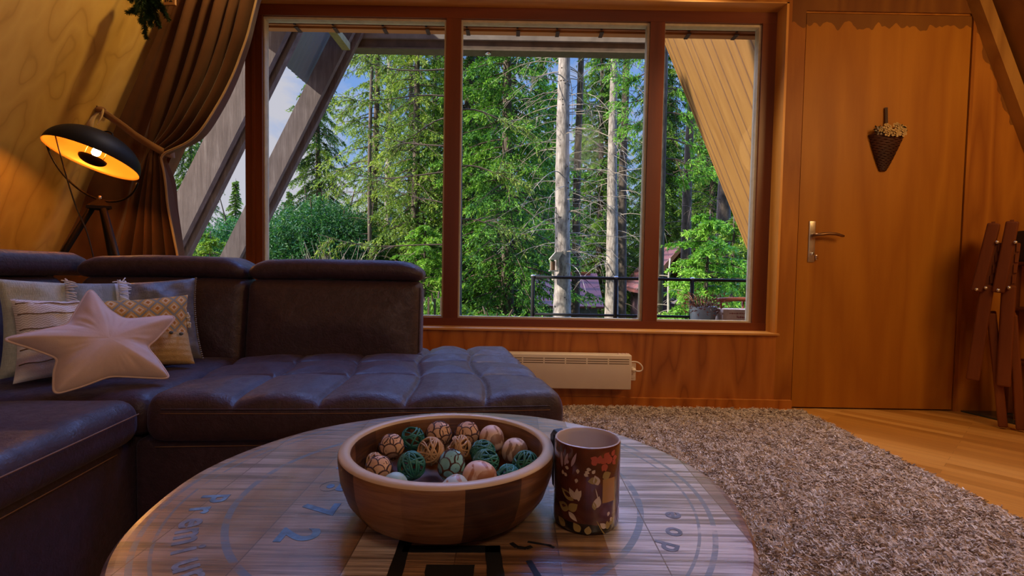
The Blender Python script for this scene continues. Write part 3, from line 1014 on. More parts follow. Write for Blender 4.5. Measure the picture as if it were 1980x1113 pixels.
P = np.concatenate([bez((-2.06, 2.60, 1.485), (-1.95, 2.56, 1.43), (-1.86, 2.555, 1.36), 12), bez((-1.86, 2.555, 1.36), (-1.78, 2.545, 1.31), (-1.742, 2.60, 1.285), 10)[1:], bez((-1.742, 2.60, 1.285), (-1.725, 2.69, 1.28), (-1.80, 2.74, 1.32), 8)[1:]])
strip(P, .017, (0, -.15, 1), M['tie'], 'tieback', cur, .005)
P = bez((-2.055, 2.60, 1.487), (-2.09, 2.56, 1.43), (-2.068, 2.55, 1.375), 9)
tb = bpy.data.objects['tieback']
strip(P, [.02, .018, .016, .017, .02, .022, .022, .020, .012], (1, -.2, .2), M['hem'], 'tail', tb)
P = bez((-2.05, 2.595, 1.487), (-2.0, 2.55, 1.45), (-2.03, 2.54, 1.40), 9)
strip(P, [.012, .016, .018, .016, .015, .016, .018, .018, .012], (.6, -.3, .4), M['hem'], 'tail', tb)
mesh('knot', *blob((-2.05, 2.59, 1.487), (.026, .018, .016), 14, 10), M['tie'], tb, True)
mesh('hook', *tube([(-2.06, 2.66, 1.49), (-2.06, 2.60, 1.49), (-2.055, 2.575, 1.50)], .004, 8), M['bronze'], tb, True)

# ------------------------------------------------------------------ spruce garland with a wooden tag
M['needle'] = plain('artificial_spruce_green', (.035, .085, .022), .6, 0, .5, 30)
def sprig(pts, seed, nl=.019, dens=4200):
    r = random.Random(seed); b = MB()
    P = np.array(pts, float)
    seg = np.linalg.norm(np.diff(P, axis=0), axis=1).sum()
    fine = bez(P[0], P[1], P[2], 40)
    b.add(tube(fine, .0018, 5), 1)
    for k in range(int(seg * dens)):
        t = r.random(); i = int(t * 38)
        p = fine[i] + (fine[i + 1] - fine[i]) * r.random()
        d = fine[i + 1] - fine[i]; d /= np.linalg.norm(d)
        q = np.array([r.gauss(0, 1) for _ in range(3)]); q -= d * np.dot(q, d); q /= np.linalg.norm(q)
        e = p + (d * .55 + q * .85) * nl * r.uniform(.7, 1.15) * (1 if t < .85 else .8)
        s = np.cross(d, q) * .0017
        b.add((np.array([p - s, p + s, e + s * .5, e - s * .5]), [(0, 1, 2, 3)]))
    return b
gar = thing('spruce_garland', 'small green artificial spruce spray hanging by the curtain top against the plywood', 'garland', (-1.72, 2.46, 2.1))
tips = [
    ((-1.726, 2.45, 2.007), (-1.768, 2.467, 1.911), (-1.798, 2.433, 1.886)),
    ((-1.704, 2.467, 1.975), (-1.736, 2.433, 1.847), (-1.717, 2.45, 1.775)),
    ((-1.683, 2.433, 2.007), (-1.651, 2.45, 1.932), (-1.624, 2.467, 1.868)),
    ((-1.704, 2.45, 2.028), (-1.768, 2.467, 1.975), (-1.779, 2.432, 1.938)),
    ((-1.683, 2.467, 1.986), (-1.678, 2.432, 1.868), (-1.656, 2.451, 1.831)),
    ((-1.704, 2.432, 1.975), (-1.758, 2.451, 1.868), (-1.752, 2.467, 1.853)),
    ((-1.694, 2.451, 1.996), (-1.704, 2.467, 1.89), (-1.688, 2.432, 1.828)),
    ((-1.704, 2.467, 2.007), (-1.726, 2.432, 1.911), (-1.72, 2.451, 1.858)),
    ((-1.726, 2.432, 1.954), (-1.758, 2.451, 1.906), (-1.784, 2.467, 1.9)),
    ((-1.715, 2.451, 1.943), (-1.704, 2.467, 1.89), (-1.694, 2.432, 1.858)),
    ((-1.704, 2.467, 1.975), (-1.662, 2.432, 1.932), (-1.64, 2.451, 1.906)),
    ((-1.747, 2.432, 1.975), (-1.758, 2.451, 1.932), (-1.774, 2.467, 1.913))]
for k, tp in enumerate(tips):
    sprig(tp, k).build('sprig', parent=gar, mats=[M['needle'], plain('twig_brown', (.06, .035, .02), .8)])
mesh('hanging_cord', *tube([(-1.70, 2.45, 2.03), (-1.62, 2.48, 2.3), (-1.52, 2.50, 2.61)], .002, 6), M['thread'], gar, True)
b = MB()
b.add(rbox((-1.63, 2.435, 1.925), (-1.575, 2.447, 2.0), .003, (1, 1, 1)), 0)
for (x0, x1, z0, z1) in ((-1.622, -1.616, 1.937, 1.965), (-1.612, -1.606, 1.94, 1.96), (-1.602, -1.588, 1.938, 1.943), (-1.602, -1.588, 1.952, 1.957), (-1.596, -1.592, 1.94, 1.965), (-1.62, -1.59, 1.975, 1.98)):
    b.add(box((x0, 2.4335, z0), (x1, 2.436, z1)), 1)
b.build('wooden_tag', parent=gar, mats=[plain('tag_wood', (.35, .17, .05), .6), M['black']])

# ------------------------------------------------------------------ round coffee table
TC = np.array([-.075, .68, .45]); TR = .372
table = thing('coffee_table', 'round coffee table of rough-sawn planks printed with faded blue rings and lettering', 'table', (TC[0], TC[1], 0))
def table_mat():
    m, nt, b = new_mat('printed_mango_planks')
    v = coords(nt)
    x, y, z = sep(nt, v)
    # saw marks across the planks
    warp = noise(nt, coords(nt, (3, 3, 1)), 1.2, 2)
    saw = noise(nt, coords(nt, (2.6, 95, 1)), 1.0, 5, .66, .12)
    saw2 = noise(nt, coords(nt, (5, 150, 1)), 1.0, 3, .6)
    grain = noise(nt, coords(nt, (42, 3.0, 1)), 1.0, 4, .6)
    patch = noise(nt, coords(nt, (5, 2.2, 1)), 1.3, 3, .55)
    plank = mth(nt, 'FLOOR', mth(nt, 'MULTIPLY', mth(nt, 'ADD', x, .086), 9.3))
    wn = N(nt, 'ShaderNodeTexWhiteNoise', noise_dimensions='1D')
    nt.links.new(plank, wn.inputs['W'])
    tone = wn.outputs['Value']
    base = ramp(nt, mth(nt, 'ADD', mth(nt, 'MULTIPLY', grain, .55), mth(nt, 'MULTIPLY', tone, .45)), [(.2, (.20, .090, .034)), (.5, (.31, .160, .07)), (.8, (.42, .25, .125))])
    chalk_sheen = mth(nt, 'MULTIPLY', ramp(nt, mth(nt, 'ADD', mth(nt, 'MULTIPLY', patch, .6), mth(nt, 'MULTIPLY', tone, .4)), [(.30, (0, 0, 0)), (.52, (1, 1, 1))]), .85)
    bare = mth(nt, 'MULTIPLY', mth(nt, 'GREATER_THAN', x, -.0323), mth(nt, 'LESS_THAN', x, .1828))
    chalk_sheen = mth(nt, 'MULTIPLY', chalk_sheen, mth(nt, 'SUBTRACT', 1, mth(nt, 'MULTIPLY', bare, .93)))
    c = mixc(nt, chalk_sheen, base, (.64, .59, .60))  # worn chalk, its cool white also painting the window's sheen on the planks
    dk = ramp(nt, mth(nt, 'ADD', mth(nt, 'MULTIPLY', saw, .8), mth(nt, 'MULTIPLY', patch, .2)), [(.47, (0, 0, 0)), (.58, (1, 1, 1))])
    c = mixc(nt, mth(nt, 'MULTIPLY', dk, .78), c, (.055, .026, .016))
    # printed rings, worn
    xr = mth(nt, 'ADD', x, .012); 
    r = mth(nt, 'SQRT', mth(nt, 'ADD', mth(nt, 'MULTIPLY', xr, xr), mth(nt, 'MULTIPLY', y, y)))
    wear = ramp(nt, noise(nt, coords(nt, (9, 16, 1)), 2.2, 3, .6), [(.36, (.0,) * 3), (.50, (1,) * 3)])
    rg = mth(nt, 'ADD', band(nt, r, .336, .342), mth(nt, 'ADD', band(nt, r, .3205, .324), band(nt, r, .252, .260)))
    c = mixc(nt, mth(nt, 'MULTIPLY', mth(nt, 'MULTIPLY', rg, wear), .8), c, (.075, .125, .19))
    # open joints between the planks
    fr_ = mth(nt, 'FRACT', mth(nt, 'MULTIPLY', mth(nt, 'ADD', x, .086), 9.3))
    jt = mth(nt, 'LESS_THAN', mth(nt, 'ABSOLUTE', mth(nt, 'SUBTRACT', fr_, .5)), .4935)
    c = mixc(nt, mth(nt, 'SUBTRACT', 1, jt), c, (.09, .045, .025))
    nt.links.new(c, b.inputs['Base Color'])
    rr = ramp(nt, saw2, [(.3, (.26,) * 3), (.7, (.42,) * 3)])
    nt.links.new(rr, b.inputs['Roughness'])
    b.inputs['Specular IOR Level'].default_value = .6
    b.inputs['Coat Weight'].default_value = 1.0
    b.inputs['Coat Roughness'].default_value = .26
    h = mth(nt, 'ADD', mth(nt, 'MULTIPLY', saw, 1.4), mth(nt, 'ADD', mth(nt, 'MULTIPLY', saw2, .45), mth(nt, 'MULTIPLY', jt, 1.0)))
    bump(nt, b, h, .38, .004)
    return m
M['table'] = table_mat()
prof = [(.001, -.034), (TR - .01, -.034), (TR - .002, -.028), (TR, -.018), (TR - .001, -.006), (TR - .006, -.0006), (TR - .012, 0), (.001, 0)]
V, F = lathe(prof, 160, tuple(TC), caps=True)
r_ = np.linalg.norm(V[:, :2] - TC[:2], axis=1); an = np.arctan2(V[:, 1] - TC[1], V[:, 0] - TC[0])
k = 1 + .004 * np.sin(an * 5 + 1) + .003 * np.sin(an * 11) * (r_ > .3)
V[:, :2] = TC[:2] + (V[:, :2] - TC[:2]) * k[:, None]
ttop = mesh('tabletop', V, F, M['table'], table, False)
ttop.data.polygons.foreach_set('use_smooth', np.zeros(len(ttop.data.polygons), dtype=bool))
M['print'] = plain('worn_blue_print', (.10, .19, .28), .6, 0, .45, 90)
M['print2'] = plain('grey_blue_print', (.17, .175, .20), .6, 0, .4, 90)
M['stamp'] = plain('black_stamp_ink', (.006, .006, .007), .55)
TZ = .4503
def place_text(body, size, x, y, ang, mat, name, sx=1.):
    V, F = text_geo(body, size)
    if not len(V): return
    V = V.copy(); V[:, 0] *= sx
    c, s = math.cos(ang), math.sin(ang)
    W = np.stack([x + V[:, 0] * c - V[:, 1] * s, y + V[:, 0] * s + V[:, 1] * c, TZ + V[:, 2] * .5], 1)
    return mesh(name, W, F, mat, table)
for ch, y in zip('1872', (.748, .684, .620, .558)):
    place_text(ch, .060, -.233, y, -PI / 2, M['print'], 'printed_numeral', 1.05)
RC = np.array([-.087, .68])
for k, ch in enumerate('Premium'):
    th = Rd(190 + 6.2 * (k - .4))
    p = RC + .29 * np.array([math.cos(th), math.sin(th)])
    place_text(ch, .046, p[0], p[1], th + PI / 2, M['print2'] if k > 1 else M['print'], 'printed_letter')
for ch, d in (('o', -20), ('d', -27), ('e', -12)):
    th = Rd(d)
    p = RC + .292 * np.array([math.cos(th), math.sin(th)])
    place_text(ch, .036, p[0], p[1], th + PI / 2, M['print2'], 'printed_letter')
def flat(poly, z0=TZ - .0002, z1=TZ + .0003):
    return prism(poly, 'z', z0, z1)
b = MB()
r = random.Random(2)
def ragged(x0, y0, x1, y1, w0, w1, n=16):
    """inked bar with a rough edge"""
    a = np.array([x0, y0]); c = np.array([x1, y1]); d = (c - a) / np.linalg.norm(c - a); s = np.array([-d[1], d[0]])
    L = [a + (c - a) * t + s * (w0 + (w1 - w0) * t) * (.5 + r.uniform(-.03, .03)) for t in np.linspace(0, 1, n)]
    R = [a + (c - a) * t - s * (w0 + (w1 - w0) * t) * (.5 + r.uniform(-.03, .03)) for t in np.linspace(1, 0, n)]
    return flat(L + R)
b.add(ragged(-.111, .553, -.104, .36, .014, .015))
b.add(ragged(-.110, .5335, -.008, .5365, .013, .013))
b.add(ragged(-.016, .542, .002, .36, .016, .018))
b.add(ragged(-.104, .375, .0, .375, .013, .013))
b.add(ragged(-.0565, .506, -.054, .41, .046, .044))
b.build('stamp_frame', M['stamp'], table)
b = MB()
P = [(.004, .549), (.010, .541), (.020, .539), (.026, .543)]
for p, q in zip(P[:-1], P[1:]):
    b.add(ragged(*p, *q, .005, .005, 4))
b.add(ragged(.022, .552, .047, .545, .0035, .003, 6)); b.add(ragged(.044, .546, .050, .541, .003, .003, 4))
b.add(ragged(.022, .516, .036, .47, .006, .007, 8))
b.build('stamp_mark', M['stamp'], table)
M['iron'] = plain('black_iron', (.02, .02, .022), .5, .6)
for a in (45, 135, 225, 315):
    x = TC[0] + .25 * math.cos(Rd(a)); y = TC[1] + .25 * math.sin(Rd(a))
    mesh('leg', *tube([(x, y, .418), (x + .04 * math.cos(Rd(a)), y + .04 * math.sin(Rd(a)), .02)], .014, 10), M['iron'], table, True)
th = np.linspace(0, 2 * PI, 48, endpoint=False)
mesh('brace_ring', *tube(np.stack([TC[0] + .262 * np.cos(th), TC[1] + .262 * np.sin(th), 0 * th + .30], 1), .007, 8, closed=True), M['iron'], table, True)

# ------------------------------------------------------------------ bowl
BC = np.array([-.075, .63, .4506])
def bowl_mat():
    m, nt, b = new_mat('acacia_staves')
    v = coords(nt)
    x, y, z = sep(nt, v)
    an = mth(nt, 'ARCTAN2', y, x)
    s = mth(nt, 'FLOOR', mth(nt, 'MULTIPLY', mth(nt, 'ADD', an, 3.32), 2.0))
    wn = N(nt, 'ShaderNodeTexWhiteNoise', noise_dimensions='1D')
    nt.links.new(s, wn.inputs['W'])
    g = noise(nt, coords(nt, (5, 5, 70)), 1.6, 5, .68, 1.2)
    f = mth(nt, 'ADD', mth(nt, 'MULTIPLY', g, .62), mth(nt, 'MULTIPLY', wn.outputs['Value'], .38))
    c = ramp(nt, f, [(.30, (.034, .010, .004)), (.5, (.115, .042, .012)), (.72, (.28, .13, .047))])
    c = mixc(nt, mth(nt, 'MULTIPLY', mth(nt, 'GREATER_THAN', z, .0770), .85), c, (.60, .45, .30))  # pale worn rim, painted lighter where it catches the light
    nt.links.new(c, b.inputs['Base Color'])
    b.inputs['Roughness'].default_value = .42
    bump(nt, b, g, .08, .003)
    return m
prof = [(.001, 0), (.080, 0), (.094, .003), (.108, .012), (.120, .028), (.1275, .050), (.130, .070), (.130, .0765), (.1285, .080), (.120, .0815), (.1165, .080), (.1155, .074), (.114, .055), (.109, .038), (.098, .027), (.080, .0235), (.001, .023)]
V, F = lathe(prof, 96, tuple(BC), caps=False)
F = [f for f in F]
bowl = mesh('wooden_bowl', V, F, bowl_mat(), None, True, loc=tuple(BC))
tag(bowl, 'round acacia wood bowl full of decorative eggs and wicker balls on the coffee table', 'bowl')

# decorative filling
M['w_green'] = plain('dark_green_wicker', (.022, .150, .110), .45, 0, .35, 60)
M['w_teal'] = plain('teal_wicker', (.04, .23, .22), .45, 0, .35, 60)
M['w_nat'] = plain('natural_wicker', (.47, .27, .12), .5, 0, .3, 60)
M['scale_p'] = plain('peach_wood_scale', (.62, .38, .235), .6, 0, .2, 70)
M['scale_t'] = plain('pale_teal_scale', (.22, .49, .50), .6, 0, .25, 70)
M['scale_e'] = plain('dark_scale_edge', (.055, .02, .012), .8)
M['egg_body'] = plain('brown_egg_core', (.16, .075, .04), .8)
def marbled(name, base, patch, th=.58, sc=60):
    m, nt, b = new_mat(name)
    n1 = noise(nt, coords(nt, (1, 1, .5)), sc, 3, .5, .6)
    c = ramp(nt, n1, [(th - .02, base), (th + .02, patch)])
    c2 = noise(nt, coords(nt), 150, 3)
    c = mixc(nt, mth(nt, 'MULTIPLY', c2, .3), c, tuple(min(1, x * 1.15) for x in base))
    nt.links.new(c, b.inputs['Base Color'])
    b.inputs['Roughness'].default_value = .42
    return m
M['mb1'] = marbled('blush_marble', (.66, .45, .33), (.20, .075, .03), .52, 55)
M['mb2'] = marbled('cream_bark_marble', (.64, .47, .35), (.16, .065, .03), .50, 60)
M['mb3'] = marbled('rose_bark_marble', (.64, .43, .32), (.33, .10, .035), .51, 50)
M['mb4'] = marbled('pale_blue_marble', (.42, .50, .47), (.36, .13, .035), .50, 52)
M['mb5'] = marbled('seafoam_stone', (.28, .44, .39), (.34, .47, .43), .5, 40)

def rand_rot(r):
    q = np.array([r.gauss(0, 1) for _ in range(4)]); q /= np.linalg.norm(q)
    w, x, y, z = q
    return np.array([[1 - 2 * (y * y + z * z), 2 * (x * y - z * w), 2 * (x * z + y * w)], [2 * (x * y + z * w), 1 - 2 * (x * x + z * z), 2 * (y * z - x * w)], [2 * (x * z - y * w), 2 * (y * z + x * w), 1 - 2 * (x * x + y * y)]])
def wicker(c, R, mat, seed, n=15, tr=.0012, sq=1.):
    r = random.Random(seed); b = MB()
    th = np.linspace(0, 2 * PI, 26, endpoint=False)
    for k in range(n):
        A = rand_rot(r); off = r.uniform(-.45, .45)
        rr = math.sqrt(1 - off * off)
        P = np.stack([rr * np.cos(th), rr * np.sin(th), off + .05 * np.sin(3 * th + k)], 1) @ A.T
        P = P / np.linalg.norm(P, axis=1, keepdims=True) * R * r.uniform(.93, 1.0)
        P[:, 2] *= sq
        b.add(tube(P + c, tr * r.uniform(.8, 1.25), 5, closed=True))
    return b
def scaled(c, R, mi_scale, seed, tall=1.0, n=26):
    r = random.Random(seed); b = MB()
    A = rand_rot(r) if tall == 1.0 else np.eye(3)
    b.add(blob(c, (R * .93, R * .93, R * .93 * tall), 20, 12), 0)
    ga = PI * (3 - 5 ** .5)
    for k in range(n):
        zz_ = 1 - 2 * (k + .5) / n
        rr = math.sqrt(1 - zz_ * zz_)
        d = np.array([rr * math.cos(ga * k), rr * math.sin(ga * k), zz_]) @ A.T
        nrm = d.copy(); nrm[2] /= tall; nrm /= np.linalg.norm(nrm)
        t1 = np.cross(nrm, [0, 0, 1] if abs(nrm[2]) < .9 else [1, 0, 0]); t1 /= np.linalg.norm(t1); t2 = np.cross(nrm, t1)
        p = c + d * np.array([1, 1, tall]) * R * .965
        rad = R * .50 * r.uniform(.85, 1.12)
        tl = nrm + t2 * .14; tl /= np.linalg.norm(tl)
        V, F = [p + tl * R * .045], []
        m = 14
        for q, (f, h) in enumerate(((.86, .02), (1.0, .0), (1.0, -.06))):
            for i in range(m):
                a = 2 * PI * i / m
                e = t1 * math.cos(a) + np.cross(tl, t1) * math.sin(a)
                V.append(p + e * rad * f + tl * R * h - nrm * R * .10 * f * f)
        Fm = []
        for i in range(m):
            F.append([0, 1 + i, 1 + (i + 1) % m])
        b.add((np.array(V), F), 1)
        F2 = []
        for q in range(2):
            for i in range(m):
                i2 = (i + 1) % m
                F2.append([1 + q * m + i, 1 + (q + 1) * m + i, 1 + (q + 1) * m + i2, 1 + q * m + i2])
        b.add((np.array(V), F2), 2)
        if k % 2 == 0:
            b.add(blob(p + tl * R * .05, R * .035, 6, 4), 2)
    return b
def egg_mesh(c, R, tall, seed):
    r = random.Random(seed)
    V, F = blob((0, 0, 0), (R, R, R * tall), 28, 18)
    k = 1 - .14 * (V[:, 2] / (R * tall))
    V[:, 0] *= k; V[:, 1] *= k
    A = rand_rot(r)
    return V @ A.T + c, F
def raffia(c, R, seed, n=26, up=.4):
    r = random.Random(seed); b = MB()
    for k in range(n):
        a = r.uniform(0, 2 * PI); e = r.uniform(-.1, .7)
        d = np.array([math.cos(a) * math.cos(e), math.sin(a) * math.cos(e), math.sin(e) * up])
        s = np.array([-math.sin(a), math.cos(a), 0]) * r.uniform(-.5, .5)
        b.add(tube(bez(c + d * R * .1, c + (d * .6 + s) * R + np.array([0, 0, R * .3]), c + d * R * r.uniform(.8, 1.25), 6), [.0011, .0012, .0012, .0011, .001, .0006], 4))
    return b
GB = 'decorative eggs and balls in the wooden bowl'
DEC = [
 ('decorative_egg', (-.134, .705, .508), .0165, 'scaled', 'p', 'peach scaled egg against the bowl wall, beside a dark green wicker ball'),
 ('wicker_ball', (-.134, .7145, .508), .0165, None, None, None),
]
def deco(name, cat, b_or_vf, mats, c, label):
    o = b_or_vf.build(name, parent=None, smooth=True, loc=tuple(c), mats=mats) if isinstance(b_or_vf, MB) else mesh(name, b_or_vf[0], b_or_vf[1], mats[0], None, True, loc=tuple(c))
    return tag(o, label, cat, GB)
def W(c, R, mat, seed, label, **k):
    deco('wicker_ball', 'decorative ball', wicker(np.array(c), R, mat, seed, **k), [mat], c, label)
def S(c, R, mat, seed, label, **k):
    deco('decorative_egg', 'decorative egg', scaled(np.array(c), R, 1, seed, **k), [M['egg_body'], mat, M['scale_e']], c, label)
def E_(c, R, tall, mat, seed, label):
    deco('decorative_egg', 'decorative egg', egg_mesh(np.array(c), R, tall, seed), [mat], c, label)
W((-.136, .716, .506), .0165, M['w_green'], 1, 'dark green wicker ball resting against the far bowl wall')
S((-.100, .724, .510), .0180, M['scale_p'], 2, 'peach scaled egg at the back of the bowl beside the green wicker ball')
S((-.060, .727, .510), .0175, M['scale_p'], 3, 'peach scaled egg at the back of the bowl beside the marbled egg')
E_((-.024, .716, .508), .0170, 1.12, M['mb1'], 4, 'blush egg with thin brown streaks at the back of the bowl')
E_((.008, .676, .506), .0172, 1.10, M['mb2'], 5, 'cream egg with brown bark patches nearest the mug side wall')
W((-.035, .678, .502), .0165, M['w_green'], 6, 'dark green wicker ball just behind another and before the streaked egg')
W((-.029, .641, .504), .0165, M['w_green'], 7, 'green wicker ball directly behind the rose egg with red-brown patches', sq=.9)
W((.021, .634, .504), .0165, M['w_green'], 8, 'green wicker ball against the bowl wall closest to the mug')
W((-.001, .611, .498), .0140, M['w_teal'], 9, 'small teal wicker ball between the rose egg and the mug-side green ball')
E_((-.034, .598, .503), .0180, 1.15, M['mb3'], 10, 'rose egg with red-brown patches near the front rim of the bowl')
S((-.071, .628, .503), .0165, M['scale_t'], 11, 'pale teal scaled egg standing in the middle of the bowl', tall=1.22, n=24)
E_((-.060, .566, .497), .0180, 1.12, M['mb4'], 12, 'pale blue egg with orange-brown patch at the front rim')
W((-.103, .671, .505), .0175, M['w_nat'], 13, 'natural straw wicker ball between the teal egg and peach eggs', n=12, tr=.0014)
W((-.067, .683, .507), .0155, M['w_nat'], 14, 'natural straw wicker ball partly hidden behind the pale teal egg', n=12, tr=.0014)
W((-.120, .626, .503), .0168, M['w_green'], 15, 'dark green wicker ball at the left of the pale teal egg', n=17)
S((-.157, .680, .507), .0165, M['scale_p'], 16, 'peach scaled egg behind the loose straw ball at the wall far from the mug')
W((-.172, .652, .497), .0110, M['w_nat'], 17, 'crushed straw wicker ball wedged between two peach scaled eggs', n=10, tr=.0013)
S((-.157, .613, .503), .0160, M['scale_p'], 18, 'peach scaled egg nearest the front rim on the sofa side')
E_((-.128, .576, .497), .0150, 1.15, M['mb5'], 19, 'plain seafoam egg low against the front rim')
E_((-.104, .572, .490), .0088, 1.1, M['mb1'], 20, 'tiny blush egg beside the plain seafoam egg')
deco('raffia_tuft', 'raffia', raffia(np.array((.004, .583, .486)), .017, 21), [M['w_nat']], (.004, .583, .486), 'tuft of natural raffia by the front rim below the teal ball')
deco('raffia_tuft', 'raffia', raffia(np.array((-.086, .578, .484)), .016, 22, 20, .9), [M['w_teal']], (-.086, .578, .484), 'tuft of teal raffia between the seafoam egg and patched pale blue egg')
del DEC

# ------------------------------------------------------------------ mug
MC = np.array([.0925, .604, .4503]); MR, MH = .0385, .100
mug = thing('mug', 'floral maroon mug with pale inside and dark angular handle beside the bowl', 'mug', tuple(MC))
def mug_mat():
    m, nt, b = new_mat('maroon_glaze')
    n1 = noise(nt, coords(nt), 35, 3)
    z = sep(nt, coords(nt))[2]
    c = ramp(nt, n1, [(.35, (.050, .013, .010)), (.7, (.12, .030, .018))])
    c = mixc(nt, mth(nt, 'LESS_THAN', mth(nt, 'ADD', z, mth(nt, 'MULTIPLY', n1, .006)), .016), c, (.006, .005, .005))
    nt.links.new(c, b.inputs['Base Color'])
    b.inputs['Roughness'].default_value = .12
    b.inputs['Coat Weight'].default_value = .5
    return m
V, F = lathe([(.001, .0), (MR - .004, .0), (MR - .001, .002), (MR, .006), (MR, MH - .003), (MR - .0005, MH - .001)], 64, tuple(MC), caps=False)
mesh('body', V, F, mug_mat(), mug, True)
V, F = lathe([(MR - .0005, MH - .001), (MR - .0015, MH), (MR - .0028, MH - .001), (MR - .003, MH - .006), (MR - .0032, .008), (MR - .008, .004), (.001, .004)], 64, tuple(MC), caps=False)
M['muginside'] = plain('pale_glaze', (.52, .44, .42), .2, 0, .04, 20)
mesh('inner_glaze', V, F, M['muginside'], mug, True)
ha = Rd(122)
hd = np.array([math.cos(ha), math.sin(ha), 0])
P = [MC + hd * (MR - .002) + np.array([0, 0, .086]), MC + hd * (MR + .020) + np.array([0, 0, .090]), MC + hd * (MR + .0235) + np.array([0, 0, .085]), MC + hd * (MR + .022) + np.array([0, 0, .05]), MC + hd * (MR + .018) + np.array([0, 0, .024]), MC + hd * (MR - .002) + np.array([0, 0, .018])]
sd = np.array([-hd[1], hd[0], 0])
Q, F = [], []
for i, p in enumerate(P):
    t_ = np.array(P[min(i + 1, 5)]) - np.array(P[max(i - 1, 0)]); t_ /= np.linalg.norm(t_)
    nn = np.cross(t_, sd)
    for a, b_ in ((-1, -1), (1, -1), (1, 1), (-1, 1)):
        Q.append(p + sd * a * .0065 + nn * b_ * .0035)
for i in range(5):
    for k in range(4):
        k2 = (k + 1) % 4
        F.append([i * 4 + k, i * 4 + k2, (i + 1) * 4 + k2, (i + 1) * 4 + k])
F += [[0, 1, 2, 3], [23, 22, 21, 20]]
hm = mesh('handle', Q, F, plain('slate_blue_glaze', (.05, .075, .11), .15), mug)
bv = hm.modifiers.new('soft', 'BEVEL'); bv.width = .002; bv.segments = 2
pr = MB()
def on_mug(a, z):
    return np.array([MC[0] + (MR + .00035) * math.cos(a), MC[1] + (MR + .00035) * math.sin(a), MC[2] + z])
view = math.atan2(-MC[1], -MC[0])
def petal(x, y, L, w, rot, mi, n=8):
    """leaf shape; x, y in the unrolled front face of the mug (x to the viewer's right)"""
    pts = []
    for k in range(n + 1):
        t = k / n
        pts.append((t * L, w * math.sin(PI * t ** .8)))
    for k in range(n - 1, 0, -1):
        t = k / n
        pts.append((t * L, -w * math.sin(PI * t ** .8)))
    c, s = math.cos(rot), math.sin(rot)
    V = []
    for (px, py) in pts:
        X = x + px * c - py * s; Y = y + px * s + py * c
        V.append(on_mug(view + X / MR, min(max(Y, .0015), MH - .004)))
    pr.add((V, [list(range(len(V)))]), mi)
CREAM, OLIVE, CORAL, TAN, PINK = 0, 1, 2, 3, 4
for (x, y, L, w, a, mi) in (
    (-.012, .040, .013, .0035, 60, CREAM), (-.012, .040, .014, .0035, 125, CREAM), (-.010, .041, .012, .003, 92, CREAM), (-.014, .038, .020, .0045, 150, OLIVE),
    (-.020, .026, .016, .0055, 165, OLIVE), (-.020, .026, .014, .005, 40, OLIVE), (-.020, .024, .014, .003, -40, CREAM), (-.024, .006, .014, .0045, 150, OLIVE), (-.006, .004, .012, .0045, 130, OLIVE), (.002, .002, .010, .004, 80, OLIVE),
    (-.023, .078, .006, .0024, 100, PINK), (-.027, .075, .016, .0022, 75, PINK), (-.031, .072, .018, .0022, 95, PINK), (-.018, .076, .018, .002, 70, PINK),
    (.013, .058, .012, .004, 110, CREAM), (.018, .066, .012, .005, 20, OLIVE), (.012, .064, .011, .004, 190, OLIVE), (.011, .032, .014, .0045, 75, CREAM), (.010, .030, .010, .0025, 100, OLIVE),
    (.027, .006, .010, .0035, 100, OLIVE), (.024, .008, .010, .003, 140, CREAM), (.030, .010, .009, .003, 60, OLIVE), (.012, .018, .022, .0007, -60, OLIVE), (.010, .055, .02, .0006, -75, CREAM)):
    petal(x, y, L, w, Rd(a), mi)
for (x, y) in ((-.021, .073), (-.010, .075), (-.002, .073), (-.0005, .076), (-.003, .0705), (.006, .071), (-.023, .064), (-.011, .064), (-.029, .064), (-.011, .049), (-.009, .044), (.028, .026), (.031, .019)):
    petal(x, y, .0055, .0020, Rd((x * 9000) % 360), CREAM, 5)
for k in range(9):
    petal(.016 + .006 * math.cos(k), .084 + .004 * math.sin(k * 1.7), .009, .0035, Rd(40 * k), CORAL, 6)
for k in range(7):
    petal(.028 + .004 * math.cos(k), .086 + .003 * math.sin(k * 1.7), .008, .003, Rd(52 * k), CORAL, 6)
# tan label panel
nx = 8
for i in range(nx):
    a0, a1 = view + (.0185 + i * .0022) / MR, view + (.0185 + (i + 1) * .0022) / MR
    pr.add(([on_mug(a0, .037), on_mug(a1, .037), on_mug(a1, .064), on_mug(a0, .064)], [(0, 1, 2, 3)]), TAN)
pr.build('floral_print', parent=mug, mats=[plain('cream_enamel', (.58, .46, .33), .25), plain('olive_gold_enamel', (.33, .23, .07), .25), plain('coral_enamel', (.44, .085, .05), .25), plain('tan_enamel', (.40, .21, .055), .25), plain('lilac_enamel', (.42, .30, .33), .2)])
# ------------------------------------------------------------------ panel heater under the window
ht = thing('panel_heater', 'white electric panel heater mounted on the plywood below the window', 'heater', (.2, 2.75, .107))
hx0, hx1, hz0, hz1, hy0, hy1 = -.42, .640, .107, .291, 2.715, 2.785
mesh('housing', *rbox((hx0, hy0, hz0), (hx1, hy1, hz1), .006, (2, 1, 1), 2), M['plainwhite'], ht, True)
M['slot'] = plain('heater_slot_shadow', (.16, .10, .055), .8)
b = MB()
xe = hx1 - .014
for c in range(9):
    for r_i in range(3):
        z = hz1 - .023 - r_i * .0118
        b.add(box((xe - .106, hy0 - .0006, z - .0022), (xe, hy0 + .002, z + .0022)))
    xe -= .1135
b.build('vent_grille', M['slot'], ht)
mesh('top_edge', *box((hx0 + .01, hy0 + .010, hz1 - .001), (hx1 - .01, hy1 - .012, hz1 + .0006)), M['plainwhite'], ht)
b = MB()
